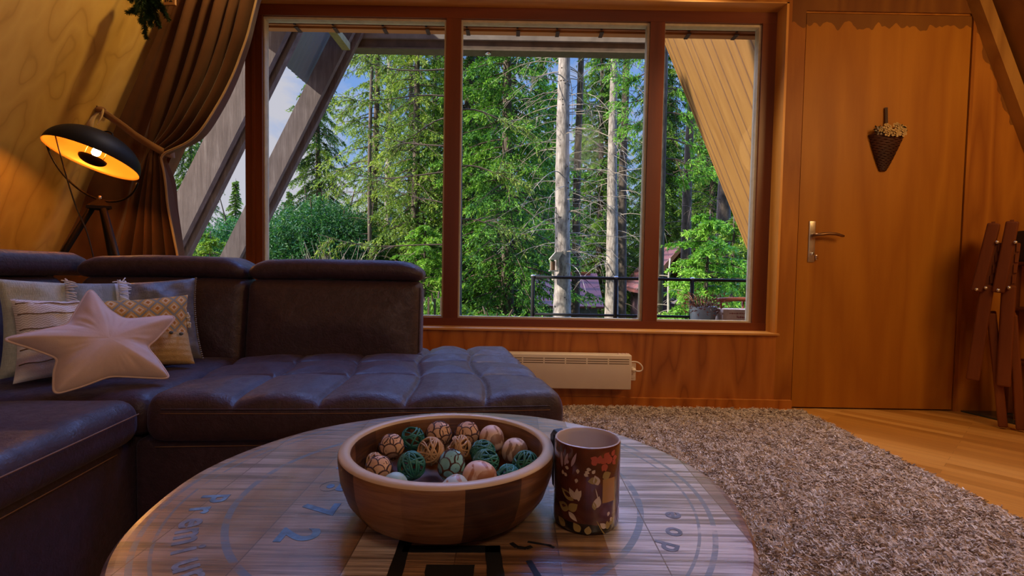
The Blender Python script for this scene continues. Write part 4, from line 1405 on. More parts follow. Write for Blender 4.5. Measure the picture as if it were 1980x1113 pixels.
for x in (.575, .598, .618):
    b.add(lathe([(.006, 0), (.006, .004), (.004, .005)], 12, (x, 2.75, hz1)))
b.build('control_button', plain('pink_button', (.75, .55, .52), .4), ht, True)
for x in (-.1, .45):
    mesh('wall_bracket', *box((x, hy1 - .004, .15), (x + .03, YW - .001, .25)), M['plainwhite'], ht)
P = np.concatenate([bez((hx1 - .004, 2.765, .245), (.69, 2.752, .262), (.705, 2.744, .222), 10), bez((.705, 2.744, .222), (.708, 2.742, .196), (.668, 2.744, .203), 9)[1:]])
mesh('power_cord', *tube(P, .0036, 8), M['plainwhite'], ht, True)
mesh('plug', *tube([(.668, 2.744, .203), (.662, 2.752, .204), (.662, 2.792, .204)], [.006, .012, .013], 12), M['plainwhite'], ht, True)
V, F = rbox((.642, 2.79, .140), (.682, YW + .001, .236), .0195, (2, 1, 3), 4)
so = thing('wall_socket', 'white rounded wall socket beside the heater holding its plug', 'socket', (.662, YW, .188))
V[:, 1] = np.clip(V[:, 1], 2.7925, YW)
mesh('cover_plate', V, F, M['plainwhite'], so, True)
mesh('socket_rim', *lathe([(.014, .0), (.014, .003), (.011, .003)], 20, (.662, 0, .165)), M['plainwhite'], so, True)
o = bpy.data.objects['socket_rim']
for v in o.data.vertices:
    x, y, z = v.co
    v.co = (x, -(z - (.165 - .188)) - .0075 + 0.0, y + 2.80 - 0.0 + (.165 - .188))

# ------------------------------------------------------------------ shag rug
RX0, RX1, RY0, RY1 = -.42, 1.535, .30, 2.70
rug = thing('shag_rug', 'thick taupe shag rug on the oak floor between the table and the door', 'rug', (.6, 1.5, 0))
mesh('backing', *rbox((RX0, RY0, .001), (RX1, RY1, .012), .005, (4, 4, 1), 2), plain('rug_backing', (.10, .065, .05), .95), rug, True)
def pile_mesh():
    rng = np.random.default_rng(5)
    pts = []
    # tufts, denser near the camera where they show larger
    n0 = 135000
    x = rng.uniform(RX0 + .004, RX1 - .002, n0 * 2); y = rng.uniform(RY0 + .004, RY1 - .004, n0 * 2)
    keep = (x > -.02 + 0 * y) & (x > (y - 1.2) * -2.2 - .2)
    keep &= ~((np.hypot(x + .075, y - .68) < .24))
    x, y = x[keep][:n0], y[keep][:n0]
    n = len(x)
    cl = np.array([mnoise.noise(Vector((a * 9, b_ * 9, 0))) for a, b_ in zip(x, y)])
    cl2 = np.array([mnoise.noise(Vector((a * 26, b_ * 26, 4))) for a, b_ in zip(x, y)])
    az = cl * 4.5 + cl2 * 2.5 + rng.normal(0, .7, n)
    L = rng.uniform(.016, .029, n)
    lean = rng.uniform(.45, 1.25, n) + .3 * cl2
    wd = rng.uniform(.0014, .0026, n)
    d = np.stack([np.cos(az), np.sin(az)], 1)
    s = np.stack([-np.sin(az), np.cos(az)], 1)
    rows = []
    for k, t in enumerate((0, .35, .7, 1.0)):
        h = L * (np.sin(t * PI / 2 * .95) * np.cos(lean * .8)) 
        out = L * t ** 1.4 * np.sin(lean) * 1.1
        wob = .0055 * np.sin(t * 7 + az * 3)
        px = x + d[:, 0] * out + s[:, 0] * wob; py = y + d[:, 1] * out + s[:, 1] * wob
        pz = .010 + h * (1 - .45 * (t ** 3) * lean)
        w = wd * (1.0, 1.1, .9, .35)[k]
        tw = az * 2 + t * 2.0
        ox = s[:, 0] * np.cos(tw) * w; oy = s[:, 1] * np.cos(tw) * w; oz = np.sin(tw) * w
        rows.append(np.stack([np.stack([px - ox, py - oy, pz - oz], 1), np.stack([px + ox, py + oy, pz + oz], 1)], 1))
    R = np.stack(rows, 1).reshape(n, 8, 3)
    R[:, :, 2] = np.maximum(R[:, :, 2], .004)
    base = np.arange(n)[:, None] * 8
    F = np.concatenate([base + np.array([[2 * k, 2 * k + 1, 2 * k + 3, 2 * k + 2]]) for k in range(3)], 0)
    tint = np.clip(.5 + .35 * cl2 + rng.normal(0, .22, n), 0, 1)
    return R.reshape(-1, 3), F.astype(np.int64), np.repeat(tint, 8)
def attr_ramp(nt, name, stops):
    a = N(nt, 'ShaderNodeAttribute'); a.attribute_name = name
    return ramp(nt, a.outputs['Fac'], stops)
def add_attr(o, name, vals):
    at = o.data.attributes.new(name, 'FLOAT', 'POINT')
    at.data.foreach_set('value', np.asarray(vals, dtype=np.float32))
V, F, tint = pile_mesh()
def pile_mat():
    m, nt, b = new_mat('taupe_yarn')
    nt.links.new(attr_ramp(nt, 'tint', [(.05, (.25, .175, .125)), (.5, (.49, .37, .285)), (.95, (.70, .57, .46))]), b.inputs['Base Color'])
    b.inputs['Roughness'].default_value = .75
    b.inputs['Specular IOR Level'].default_value = .25
    return m
o = mesh('pile', V, F, pile_mat(), rug, True)
add_attr(o, 'tint', tint)
o['kind'] = 'stuff'

# ------------------------------------------------------------------ heart-shaped flower basket on the door
hb = thing('hanging_basket', 'dark wicker cone basket of cream flowers hanging on the door', 'basket', (1.985, 2.806, 1.39))
hy = 2.806
b = MB()
zs = np.linspace(1.482, 1.300, 22)
for i, z in enumerate(zs):
    t = (z - 1.295) / (1.482 - 1.295)
    rx = .012 + .076 * t ** .85
    th = np.linspace(PI, 2 * PI, 26)
    P = np.stack([1.985 + rx * np.cos(th) - .008 * (1 - t), hy - .004 + .62 * rx * np.sin(th), z + .002 * np.sin(th * 9 + i * 2.4)], 1)
    b.add(tube(P, .0052, 6))
for a in np.linspace(PI * 1.08, PI * 1.92, 8):
    b.add(tube([(1.985 + .084 * math.cos(a), hy - .006 + .052 * math.sin(a), 1.487), (1.981 + .046 * math.cos(a), hy - .006 + .030 * math.sin(a), 1.39), (1.977 + .008 * math.cos(a), hy - .006 + .007 * math.sin(a), 1.296)], .0035, 6))
b.build('wicker_cone', wood('dark_willow', (.030, .008, .004), (.075, .022, .010), 'x', 6, .6, 4, 90), hb, True)
mesh('ribbon', *ribbon_bar((1.978, hy - .010, 1.63), (1.984, hy - .014, 1.49), .015, .0015, (1, 0, 0)), plain('brown_ribbon', (.045, .018, .010), .7), hb)
M['cream_petal'] = plain('cream_petal', (.52, .35, .14), .7, 0, .2, 60)
M['dark_leaf'] = plain('dark_foliage', (.035, .030, .010), .7, 0, .4, 60)
def rosette(c, R, seed, face=(0, -1, .25)):
    r = random.Random(seed); b = MB()
    f = np.array(face, float); f /= np.linalg.norm(f)
    a1 = np.cross(f, [0, 0, 1]); a1 /= np.linalg.norm(a1); a2 = np.cross(f, a1)
    for ring, (n, rad, up) in enumerate(((7, 1.0, .1), (6, .72, .35), (4, .42, .55))):
        for k in range(n):
            a = 2 * PI * (k + .5 * ring) / n + r.uniform(-.15, .15)
            d = a1 * math.cos(a) + a2 * math.sin(a); s = np.cross(f, d)
            p0 = c + f * R * up * .3; p1 = c + d * R * rad * .6 + f * R * (up + .12); p2 = c + d * R * rad + f * R * (up + r.uniform(-.1, .12))
            w = R * .36 * (1 - .2 * ring)
            b.add((np.array([p0 - s * w * .3, p0 + s * w * .3, p1 + s * w, p2 + s * w * .5, p2 - s * w * .5, p1 - s * w]), [(0, 1, 2, 5), (5, 2, 3, 4)]))
    b.add(blob(c + f * R * .35, R * .18, 8, 6))
    return b
for k, (x, z, y, R) in enumerate(((1.958, 1.512, .052, .024), (2.012, 1.520, .048, .024), (1.990, 1.482, .066, .025), (2.030, 1.488, .058, .027), (1.955, 1.484, .060, .022), (2.048, 1.512, .040, .022), (1.930, 1.505, .045, .016))):
    rosette(np.array([x, hy - y, z]), R, k).build('flower', M['cream_petal'], hb)
r = random.Random(3); b = MB()
for k in range(46):
    c = np.array([r.uniform(1.905, 2.06), hy - r.uniform(.01, .055), r.uniform(1.478, 1.525)])
    if c[2] > 1.512 and 1.96 < c[0] < 2.0: continue
    d = np.array([r.uniform(-1, 1), r.uniform(-1, .1), r.uniform(-.5, 1)]); d /= np.linalg.norm(d)
    s = np.cross(d, [.3, .4, .8]); s /= np.linalg.norm(s)
    L = r.uniform(.014, .026)
    b.add((np.array([c, c + d * L * .5 + s * L * .28, c + d * L, c + d * L * .5 - s * L * .28]), [(0, 1, 2, 3)]))
b.build('foliage', M['dark_leaf'], hb)
b = MB()
for k in range(9):
    b.add(blob((r.uniform(1.905, 1.945), hy - r.uniform(.03, .055), r.uniform(1.478, 1.515)), .006, 8, 6))
b.build('berries', plain('pale_berry', (.30, .25, .19), .5), hb, True)

# ------------------------------------------------------------------ folding chairs hung edge-on beside the door
M['chair'] = wood('oiled_acacia', (.095, .022, .005), (.18, .050, .011), 'z', 6, .6, 9, 70, spec=.15)
WV = np.array([.68, .73, 0]); PV = np.array([.73, -.68, 0])
def folding_chair(label, post, inner, leg, floor_leg, bolt_z):
    base = np.array(floor_leg[1])
    t = thing('folding_chair', label, 'folding chair', (base[0] + .12, base[1] + .13, 0), 'folding chairs beside the door')
    def bar(p0, p1, w, k):
        off = WV * k
        V, F = ribbon_bar(np.array(p0) + off, np.array(p1) + off, w, .024, PV)
        return V, F
    for nm, (p0, p1), w, ks in (('back_post', post, .048, (.02, .235)), ('seat_rail', inner, .040, (.048, .207)), ('rear_leg', leg, .052, (.034, .221)), ('front_leg', floor_leg, .036, (.06, .295))):
        for k in ks:
            o = mesh(nm, *bar(p0, p1, w, k), M['chair'], t)
            bv = o.modifiers.new('soft', 'BEVEL'); bv.width = .008; bv.segments = 3
    # slats between the two side frames
    p0, p1 = (np.array(x) for x in post)
    for f in (.06, .22):
        c = p0 + (p1 - p0) * f
        mesh('back_slat', *ribbon_bar(c + WV * .015, c + WV * .24, .055, .014, (0, 0, 1)), M['chair'], t)
    q0, q1 = (np.array(x) for x in inner)
    for f in (.1, .32, .54, .76, .95):
        c = q0 + (q1 - q0) * f + PV * .012
        mesh('seat_slat', *ribbon_bar(c + WV * .03, c + WV * .225, .04, .012, (0, 0, 1)), M['chair'], t)
    l0, l1 = (np.array(x) for x in leg)
    c = l0 + (l1 - l0) * .9
    mesh('stretcher', *ribbon_bar(c + WV * .03, c + WV * .225, .03, .02, (0, 0, 1)), M['chair'], t)
    for (p, dz) in ((inner[0], 0), (inner[1], .015), (post[1], .012)):
        c = np.array(p) + np.array([0, 0, dz])
        mesh('bolt', *tube([c + WV * -.002, c + WV * .03], .0075, 12), M['steel'], t, True)
    return t
folding_chair('dark wooden folding chair standing folded closest to the door', ((2.308, 2.495, .998), (2.272, 2.529, .664)), ((2.319, 2.485, .906), (2.296, 2.506, .670)), ((2.301, 2.504, .70), (2.274, 2.527, .225)), ((2.314, 2.489, .56), (2.362, 2.446, .009)), 0)
folding_chair('dark wooden folding chair standing folded beyond the first one from the door', ((2.356, 2.452, 1.004), (2.329, 2.476, .664)), ((2.366, 2.443, .904), (2.357, 2.452, .674)), ((2.357, 2.452, .70), (2.356, 2.451, .212)), ((2.369, 2.44, .56), (2.408, 2.404, .009)), 0)
rk = thing('wooden_rack', 'low wooden rack with a black box on top next to the folding chairs', 'rack', (2.85, 2.71, 0))
for (x, y) in ((2.69, 2.655), (2.69, 2.765), (3.0, 2.655), (3.0, 2.765)):
    mesh('post', *rbox((x - .016, y - .016, .008), (x + .016, y + .016, .80), .004, (1, 1, 3), 2), M['chair'], rk, True)
for z in (.28, .56, .80):
    mesh('shelf', *rbox((2.67, 2.64, z), (3.02, 2.785, z + .02), .004, (2, 2, 1), 2), M['chair'], rk, True)
bxx = mesh('black_box', *rbox((2.69, 2.65, .822), (2.96, 2.78, .985), .008, (2, 2, 2), 2), M['black'], None, True, loc=(2.82, 2.71, .822))
tag(bxx, 'plain black box on top of the wooden rack behind the folding chairs', 'box')
V, F = prism([(2.462, 2.795), (2.60, 2.36), (3.2, 2.36), (3.3, 2.795)], 'z', .0005, .007)
hp = mesh('hearth_plate', V, F, plain('dark_glass_plate', (.02, .028, .024), .08), None, False, loc=(2.8, 2.6, 0))
tag(hp, 'dark reflective floor plate under the folding chairs', 'floor plate')
# ------------------------------------------------------------------ timber porch frame outside
M['grey_timber'] = plain('weathered_grey_timber', (.22, .185, .165), .85, 0, .22, 7, .2, .25)
def timber():
    m, nt, b = new_mat('weathered_rafter')
    v = coords(nt, (1, 1, 1), (0, Rd(-26.5), 0))
    g = noise(nt, coords(nt, (14, 14, 1.2), (0, Rd(-26.5), 0)), 2.0, 4, .65)
    bl = noise(nt, coords(nt), 3.0, 4, .6)
    c = ramp(nt, mth(nt, 'ADD', mth(nt, 'MULTIPLY', g, .6), mth(nt, 'MULTIPLY', bl, .4)), [(.3, (.090, .066, .062)), (.55, (.18, .14, .135)), (.75, (.34, .29, .28))])
    nt.links.new(c, b.inputs['Base Color'])
    b.inputs['Roughness'].default_value = .85
    b.inputs['Specular IOR Level'].default_value = .2
    bump(nt, b, g, .3, .01)
    return m
M['rafter'] = timber()
M['joist'] = plain('dark_joist', (.10, .065, .045), .85, 0, .3, 8)
def sl_bar(x0, z0, z1, slope, w, y0, y1):
    """bar in a plane of constant depth: right (inner) edge passes (x0+slope*z)"""
    return prism([(x0 + slope * z0 - w, z0), (x0 + slope * z0, z0), (x0 + slope * z1, z1), (x0 + slope * z1 - w, z1)], 'y', y0, y1)
def rafter(label, y, xo, w1, w2, zt, zb=-.5):
    t = thing('rafter', label, 'rafter', (xo - .25, y, zb))
    mesh('front_plank', *sl_bar(xo - w2, zb, zt, .504, w1, y, y + .06), M['rafter'], t)
    mesh('rear_plank', *sl_bar(xo, zb, zt, .504, w1, y + .095, y + .16), M['rafter'], t)
    return t
rafter('weathered grey rafter of two planks nearest the curtain', 4.22, -3.11, .24, .035, 4.6)
rafter('weathered grey rafter of two planks carrying the horizontal beam', 5.40, -3.20, .21, .045, 4.6)
o = mesh('purlin', *box((-1.78, 4.385, 2.93), (-1.70, 5.395, 3.00)), plain('olive_lath', (.26, .22, .09), .8), None, loc=(-1.74, 4.3, 2.9))
tag(o, 'thin olive lath running between the two rafters under the corrugated sheet', 'lath')
def sheet_mat():
    m, nt, b = new_mat('grey_fibre_sheet')
    b.inputs['Base Color'].default_value = (.20, .22, .25, 1); b.inputs['Roughness'].default_value = .5
    tl = N(nt, 'ShaderNodeBsdfTranslucent'); tl.inputs['Color'].default_value = (.22, .25, .30, 1)
    mx = N(nt, 'ShaderNodeMixShader'); mx.inputs[0].default_value = .35
    nt.links.new(b.outputs[0], mx.inputs[1]); nt.links.new(tl.outputs[0], mx.inputs[2]); nt.links.new(mx.outputs[0], nt.nodes['Material Output'].inputs[0])
    return m
# corrugated roofing sheet on the back of the rafters
NYc, Vc, Fc = 150, [], []
sx, sz = .504 / math.hypot(.504, 1), 1 / math.hypot(.504, 1)
for i, t in enumerate(np.linspace(0, 1, NYc)):
    y = 3.1 + t * 2.75
    hgt = .012 * math.sin(2 * PI * y / .085)
    for z in (2.62, 3.75):
        for th_ in (0, .0015):
            x = -3.145 + .504 * z - .37 + (hgt - th_) * .89
            Vc.append((x, y, z + (hgt - th_) * -.45))
for i in range(NYc - 1):
    a = i * 4; b_ = a + 4
    Fc += [[a, b_, b_ + 2, a + 2], [a + 1, a + 3, b_ + 3, b_ + 1], [a, a + 1, b_ + 1, b_], [a + 2, b_ + 2, b_ + 3, a + 3]]
o = mesh('roofing_sheet', Vc, Fc, sheet_mat(), None, True, loc=(-1.9, 4.5, 2.75))
tag(o, 'corrugated grey roofing sheet above the sloping rafters', 'roofing sheet')
# tie beam across the gable end
tb_ = thing('tie_beam', 'grey horizontal timber beam spanning the top of the view outside', 'beam', (0, 5.45, 3.0))
mesh('upper_beam', *box((-1.80, 5.57, 3.135), (1.58, 5.69, 3.275)), M['grey_timber'], tb_)
mesh('lower_beam', *box((-1.86, 5.60, 3.045), (1.57, 5.72, 3.135)), M['joist'], tb_)
mesh('drip_board', *box((-1.84, 5.58, 3.03), (1.57, 5.74, 3.045)), plain('brown_drip_board', (.13, .095, .065), .8), tb_)
mesh('spot_fitting', *lathe([(.012, 0), (.03, .012), (.03, .03), (.008, .04)], 14, (-.30, 5.62, 2.99)), M['chrome'], tb_, True)
# boarded slope on the door side
def soffit_mat():
    m, nt, b = new_mat('larch_boards')
    g = noise(nt, coords(nt, (3, 9, 1.1)), 2.0, 2, .4)
    kn = N(nt, 'ShaderNodeTexVoronoi'); kn.inputs['Scale'].default_value = 3.2
    nt.links.new(coords(nt, (1, 1.6, .9)), kn.inputs['Vector'])
    c = ramp(nt, g, [(.3, (.265, .118, .026)), (.7, (.33, .158, .038))])
    k = mth(nt, 'LESS_THAN', kn.outputs['Distance'], .055)
    c = mixc(nt, mth(nt, 'MULTIPLY', k, .7), c, (.11, .038, .012))
    nt.links.new(c, b.inputs['Base Color'])
    b.inputs['Roughness'].default_value = .6
    return m
M['larch'] = soffit_mat()
M['larch_dark'] = plain('larch_joint_shade', (.16, .07, .025), .8)
RS = lambda z: 2.885 - .441 * z
so_ = st(thing('wall_gable', None, None, (2.2, 4.2, 0)))
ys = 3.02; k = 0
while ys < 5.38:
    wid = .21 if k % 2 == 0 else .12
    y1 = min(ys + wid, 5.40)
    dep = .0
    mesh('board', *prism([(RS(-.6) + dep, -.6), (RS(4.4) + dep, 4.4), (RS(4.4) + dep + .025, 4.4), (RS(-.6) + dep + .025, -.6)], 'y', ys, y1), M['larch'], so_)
    mesh('joint_shade', *prism([(RS(-.6) - .0012, -.6), (RS(4.4) - .0012, 4.4), (RS(4.4) + .01, 4.4), (RS(-.6) + .01, -.6)], 'y', y1 - .008, y1 + .009), M['larch_dark'], so_)  # dark strip laid over flush boards to stand for shadow between them
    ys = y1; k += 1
mesh('backing', *prism([(RS(-.6) + .06, -.6), (RS(4.4) + .06, 4.4), (RS(4.4) + .16, 4.4), (RS(-.6) + .16, -.6)], 'y', 3.0, 5.40), M['larch_dark'], so_)
mesh('edge_board', *prism([(RS(-.6) - .004, -.6), (RS(4.4) - .004, 4.4), (RS(4.4) + .10, 4.4), (RS(-.6) + .10, -.6)], 'y', 5.40, 5.43), M['larch'], so_)

# ------------------------------------------------------------------ deck, ground
M['deckwood'] = wood('deck_planks', (.16, .10, .06), (.28, .19, .12), 'x', 6, .7, 9, 40)
b = MB()
for k in range(17):
    y = 3.02 + k * .155
    b.add(box((-2.4, y, -.25), (4.2, y + .148, -.21)))
st(b.build('floor_deck', M['deckwood']))
def ground_z(x, y):
    y = np.asarray(y, float); x = np.asarray(x, float)
    return -.75 - .10 * np.clip(y - 5, 0, 22) - .02 * np.clip(x, -10, 20) * np.clip((y - 6) / 10, 0, 1) + .25 * np.sin(x * .35 + y * .2) * np.clip((y - 6) / 8, 0, 1)
gx = np.linspace(-45, 60, 80); gy = np.concatenate([np.linspace(3.02, 20, 40), np.linspace(21, 95, 30)])
G = np.array([(x, y, float(ground_z(x, y))) for y in gy for x in gx])
idx = np.arange(len(G)).reshape(len(gy), len(gx))
Fg = np.stack([idx[:-1, :-1], idx[:-1, 1:], idx[1:, 1:], idx[1:, :-1]], -1).reshape(-1, 4)
def ground_mat():
    m, nt, b = new_mat('forest_floor')
    n1 = noise(nt, coords(nt), .9, 5, .65); n2 = noise(nt, coords(nt), 14, 4, .7)
    c = ramp(nt, mth(nt, 'ADD', mth(nt, 'MULTIPLY', n1, .6), mth(nt, 'MULTIPLY', n2, .4)), [(.38, (.13, .075, .035)), (.5, (.06, .085, .02)), (.62, (.09, .16, .03))])
    nt.links.new(c, b.inputs['Base Color'])
    b.inputs['Roughness'].default_value = .95
    bump(nt, b, n2, .6, .1)
    return m
st(mesh('ground', G, Fg, ground_mat(), None, True))

# railing
M['railing'] = plain('black_railing_paint', (.008, .008, .009), .75, spec=.2)
rl = thing('deck_railing', 'black metal railing along the far edge of the deck', 'railing', (1.6, 5.5, -.21))
mesh('top_rail', *tube([(.215, 5.5, .640), (3.6, 5.5, .640)], .017, 10), M['railing'], rl, True)
mesh('lower_rail', *tube([(.215, 5.5, .245), (3.6, 5.5, .245)], .014, 10), M['railing'], rl, True)
for x in (.222, 1.105, 1.915, 2.8):
    p = mesh('post', *tube([(x, 5.5, -.21), (x, 5.5, .652)], .021, 10), M['railing'], rl, True)
    mesh('post_cap', *blob((x, 5.5, .652), (.026, .026, .014), 12, 8), plain('grey_cap', (.25, .25, .26), .4, .5), p, True)
# picket fence further off
fe = thing('garden_fence', 'dark picket fence just past the end of the sofa back', 'fence', (-1.5, 8.6, -1.2))
for k in range(7):
    x = -1.72 + k * .105
    mesh('picket', *box((x, 8.6, -1.2), (x + .032, 8.63, .20 + .02 * math.sin(k * 3))), M['joist'] if k % 2 else M['railing'], fe)
mesh('fence_rail', *box((-1.76, 8.63, -.5), (-1.02, 8.66, -.44)), M['joist'], fe)

# ------------------------------------------------------------------ planter, box and chair on the deck
gt = thing('garden_bench', 'low brown garden bench on the deck carrying the planter and the box', 'bench', (1.75, 4.22, -.21))
mesh('seat', *box((1.30, 4.05, .255), (2.35, 4.42, .285)), M['deckwood'], gt)
for (x, y) in ((1.36, 4.09), (2.28, 4.09), (1.36, 4.38), (2.28, 4.38)):
    mesh('leg', *box((x - .025, y - .025, -.21), (x + .025, y + .025, .255)), M['deckwood'], gt)
bk_ = thing('planter_bucket', 'zinc bucket of dried brown stems on the deck outside', 'planter', (1.565, 4.22, .285))
V, F = lathe([(.001, 0), (.085, 0), (.090, .01), (.104, .135), (.110, .16), (.112, .165), (.106, .165), (.100, .13), (.001, .12)], 32, (1.565, 4.22, .285), caps=False)
mesh('bucket', V, F, plain('galvanised_zinc', (.30, .37, .42), .4, .6, .15, 12), bk_, True)
r = random.Random(8); b = MB(); b2 = MB()
for k in range(60):
    a = r.uniform(0, 2 * PI); rr = r.uniform(0, .08)
    p0 = np.array([1.565 + rr * math.cos(a), 4.22 + rr * math.sin(a), .41])
    d = np.array([math.cos(a), math.sin(a) * .8, 0]) * r.uniform(.02, .15)
    p2 = p0 + d + np.array([0, 0, r.uniform(-.02, .15)])
    b.add(tube(bez(p0, (p0 + p2) / 2 + np.array([0, 0, .06]), p2, 6), [.0035, .003, .003, .0025, .002, .001], 5))
    for q in range(4):
        c = p2 + np.array([r.uniform(-.03, .03), r.uniform(-.03, .03), r.uniform(-.03, .02)])
        e = np.array([r.gauss(0, 1), r.gauss(0, 1), r.gauss(0, 1)]); e /= np.linalg.norm(e); s = np.cross(e, [.2, .5, .8]) * .008
        b2.add((np.array([c, c + e * .012 + s, c + e * .028, c + e * .012 - s]), [(0, 1, 2, 3)]))
b.build('dried_stems', plain('dry_stem', (.22, .12, .07), .8), bk_, True)
b2.build('dried_leaves', plain('dry_leaf', (.26, .085, .05), .8, 0, .5, 40), bk_)
bx = thing('printed_box', 'beige box with faded red writing standing beside the zinc bucket', 'box', (1.83, 4.2, .285))
mesh('carton', *box((1.69, 4.12, .286), (2.02, 4.28, .435)), plain('beige_board', (.74, .56, .43), .8), bx)
b = MB(); r = random.Random(4)
for (x0, x1, z, h) in ((1.74, 1.86, .405, .010), (1.80, 1.95, .375, .018)):
    x = x0
    while x < x1:
        w = r.uniform(.006, .013)
        b.add(box((x, 4.1185, z - h * r.uniform(.3, .6)), (x + w * .6, 4.1202, z + h * r.uniform(.2, .6))), 0)
        b.add(box((x, 4.1185, z - h * .15), (x + w, 4.1202, z + h * .1)), 0)
        x += w + .003
b.build('red_lettering', parent=bx, mats=[plain('faded_red_ink', (.42, .09, .07), .8)])
gc = thing('garden_chair', 'reddish wooden garden chair behind the printed box on the deck', 'chair', (2.15, 4.75, -.21))
M['redwood'] = plain('red_stained_wood', (.22, .055, .028), .6, 0, .2, 10)
P = bez((1.86, 4.7, .475), (2.05, 4.62, .505), (2.42, 4.72, .47), 14)
mesh('arm_rail', *tube(P, .019, 8), M['redwood'], gc, True)
for x in (1.90, 2.10, 2.26, 2.40):
    mesh('spindle', *tube([(x, 4.69, .22), (x, 4.69, .475)], .012, 8), M['redwood'], gc, True)
mesh('seat', *rbox((1.84, 4.6, .19), (2.44, 5.05, .225), .01, (2, 2, 1), 2), M['redwood'], gc, True)
for (x, y) in ((1.9, 4.66), (2.38, 4.66), (1.9, 5.0), (2.38, 5.0)):
    mesh('leg', *tube([(x, y, -.21), (x, y, .19)], .02, 8), M['redwood'], gc, True)
# ------------------------------------------------------------------ houses among the trees
def roof_tiles(name, c):
    m, nt, b = new_mat(name)
    br = N(nt, 'ShaderNodeTexWave'); br.wave_type = 'BANDS'; br.bands_direction = 'Z'
    br.inputs['Scale'].default_value = 1.6; br.inputs['Distortion'].default_value = 1.0
    nt.links.new(coords(nt), br.inputs['Vector'])
    nt.links.new(ramp(nt, br.outputs['Fac'], [(.1, tuple(x * .45 for x in c)), (.4, c)]), b.inputs['Base Color'])
    b.inputs['Roughness'].default_value = .7
    return m
h1 = thing('house', 'small house with a dark red tiled roof seen between the two grey trunks', 'house', (2.0, 17.2, -2.3))
mesh('wall', *box((1.02, 16.19, -2.61), (2.69, 18.56, -.383)), plain('grey_render', (.20, .19, .17), .9), h1)
mesh('roof', *prism([(15.94, -.447), (17.41, .558), (18.88, -.447), (18.88, -.511), (17.41, .481), (15.94, -.511)], 'x', .77, 2.85), roof_tiles('dark_red_tiles', (.27, .060, .042)), h1)
mesh('ridge_cap', *prism([(.83, .526), (2.62, .526), (2.62, .603), (.83, .603)], 'y', 17.34, 17.47), plain('orange_ridge', (.55, .19, .07), .7), h1)
h2 = thing('house', 'house with an orange red roof half hidden behind the sunlit young tree', 'house', (5.5, 18.4, -2.3))
mesh('wall', *box((4.55, 17.16, -2.715), (6.34, 19.8, .123)), plain('plum_boards', (.11, .05, .06), .8), h2)
mesh('roof', *prism([(4.22, .057), (5.48, 1.542), (6.73, .057), (6.73, -.075), (5.48, 1.39), (4.22, -.075)], 'y', 16.76, 20.06), roof_tiles('orange_red_tiles', (.50, .15, .09)), h2)
mesh('gable_board', *prism([(4.19, .024), (5.48, 1.575), (6.765, .024), (6.6, .024), (5.48, 1.39), (4.36, .024)], 'y', 16.70, 16.76), plain('orange_bargeboard', (.62, .24, .10), .7), h2)
sh = thing('garden_shed', 'small orange boarded shed behind the railing beside the planter', 'shed', (4.1, 12, -2))
mesh('wall', *box((3.95, 12, -2.2), (4.35, 12.4, -.05)), plain('orange_boards', (.52, .19, .06), .7), sh)
mesh('roof', *prism([(3.85, -.07), (4.15, .12), (4.45, -.07)], 'y', 11.9, 12.5), M['joist'], sh)
# ------------------------------------------------------------------ trees
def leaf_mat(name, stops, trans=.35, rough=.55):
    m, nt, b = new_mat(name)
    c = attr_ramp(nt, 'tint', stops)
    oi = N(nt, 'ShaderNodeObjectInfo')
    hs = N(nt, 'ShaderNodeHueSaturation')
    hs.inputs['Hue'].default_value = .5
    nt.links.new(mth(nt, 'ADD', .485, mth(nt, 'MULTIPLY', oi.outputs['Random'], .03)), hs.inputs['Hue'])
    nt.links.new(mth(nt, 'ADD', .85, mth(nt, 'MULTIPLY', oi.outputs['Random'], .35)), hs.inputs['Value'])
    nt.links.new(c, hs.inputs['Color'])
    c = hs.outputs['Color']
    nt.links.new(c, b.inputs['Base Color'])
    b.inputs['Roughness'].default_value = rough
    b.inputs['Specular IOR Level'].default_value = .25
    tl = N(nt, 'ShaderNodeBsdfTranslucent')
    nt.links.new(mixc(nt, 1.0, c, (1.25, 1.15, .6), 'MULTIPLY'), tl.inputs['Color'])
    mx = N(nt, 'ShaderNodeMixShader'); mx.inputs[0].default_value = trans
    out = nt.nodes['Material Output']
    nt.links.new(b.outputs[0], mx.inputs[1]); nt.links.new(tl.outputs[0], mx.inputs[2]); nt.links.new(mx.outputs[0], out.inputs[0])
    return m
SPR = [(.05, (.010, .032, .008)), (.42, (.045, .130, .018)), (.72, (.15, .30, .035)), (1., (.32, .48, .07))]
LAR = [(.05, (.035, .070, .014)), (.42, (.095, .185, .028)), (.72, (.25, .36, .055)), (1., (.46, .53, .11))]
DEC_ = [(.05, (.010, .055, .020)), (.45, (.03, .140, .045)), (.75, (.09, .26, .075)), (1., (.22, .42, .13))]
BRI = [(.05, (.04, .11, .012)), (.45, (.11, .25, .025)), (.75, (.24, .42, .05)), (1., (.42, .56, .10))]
M['spruce'] = leaf_mat('spruce_needles', SPR)
M['larch_needles'] = leaf_mat('yellow_green_needles', LAR)
M['leaf_teal'] = leaf_mat('blue_green_leaves', DEC_)
M['leaf_bright'] = leaf_mat('sunny_yellow_green_leaves', BRI)
def bark(name, c1, c2):
    m, nt, b = new_mat(name)
    v = noise(nt, coords(nt, (16, 16, 3.5)), 1.5, 4, .65)
    p = noise(nt, coords(nt, (1, 1, .7)), 9, 3, .6)
    c = ramp(nt, mth(nt, 'ADD', mth(nt, 'MULTIPLY', v, .5), mth(nt, 'MULTIPLY', p, .5)), [(.34, c1), (.62, c2)])
    nt.links.new(c, b.inputs['Base Color'])
    b.inputs['Roughness'].default_value = .9
    bump(nt, b, v, .5, .03)
    return m
M['bark_pale'] = bark('pale_grey_bark', (.11, .085, .075), (.46, .39, .355))
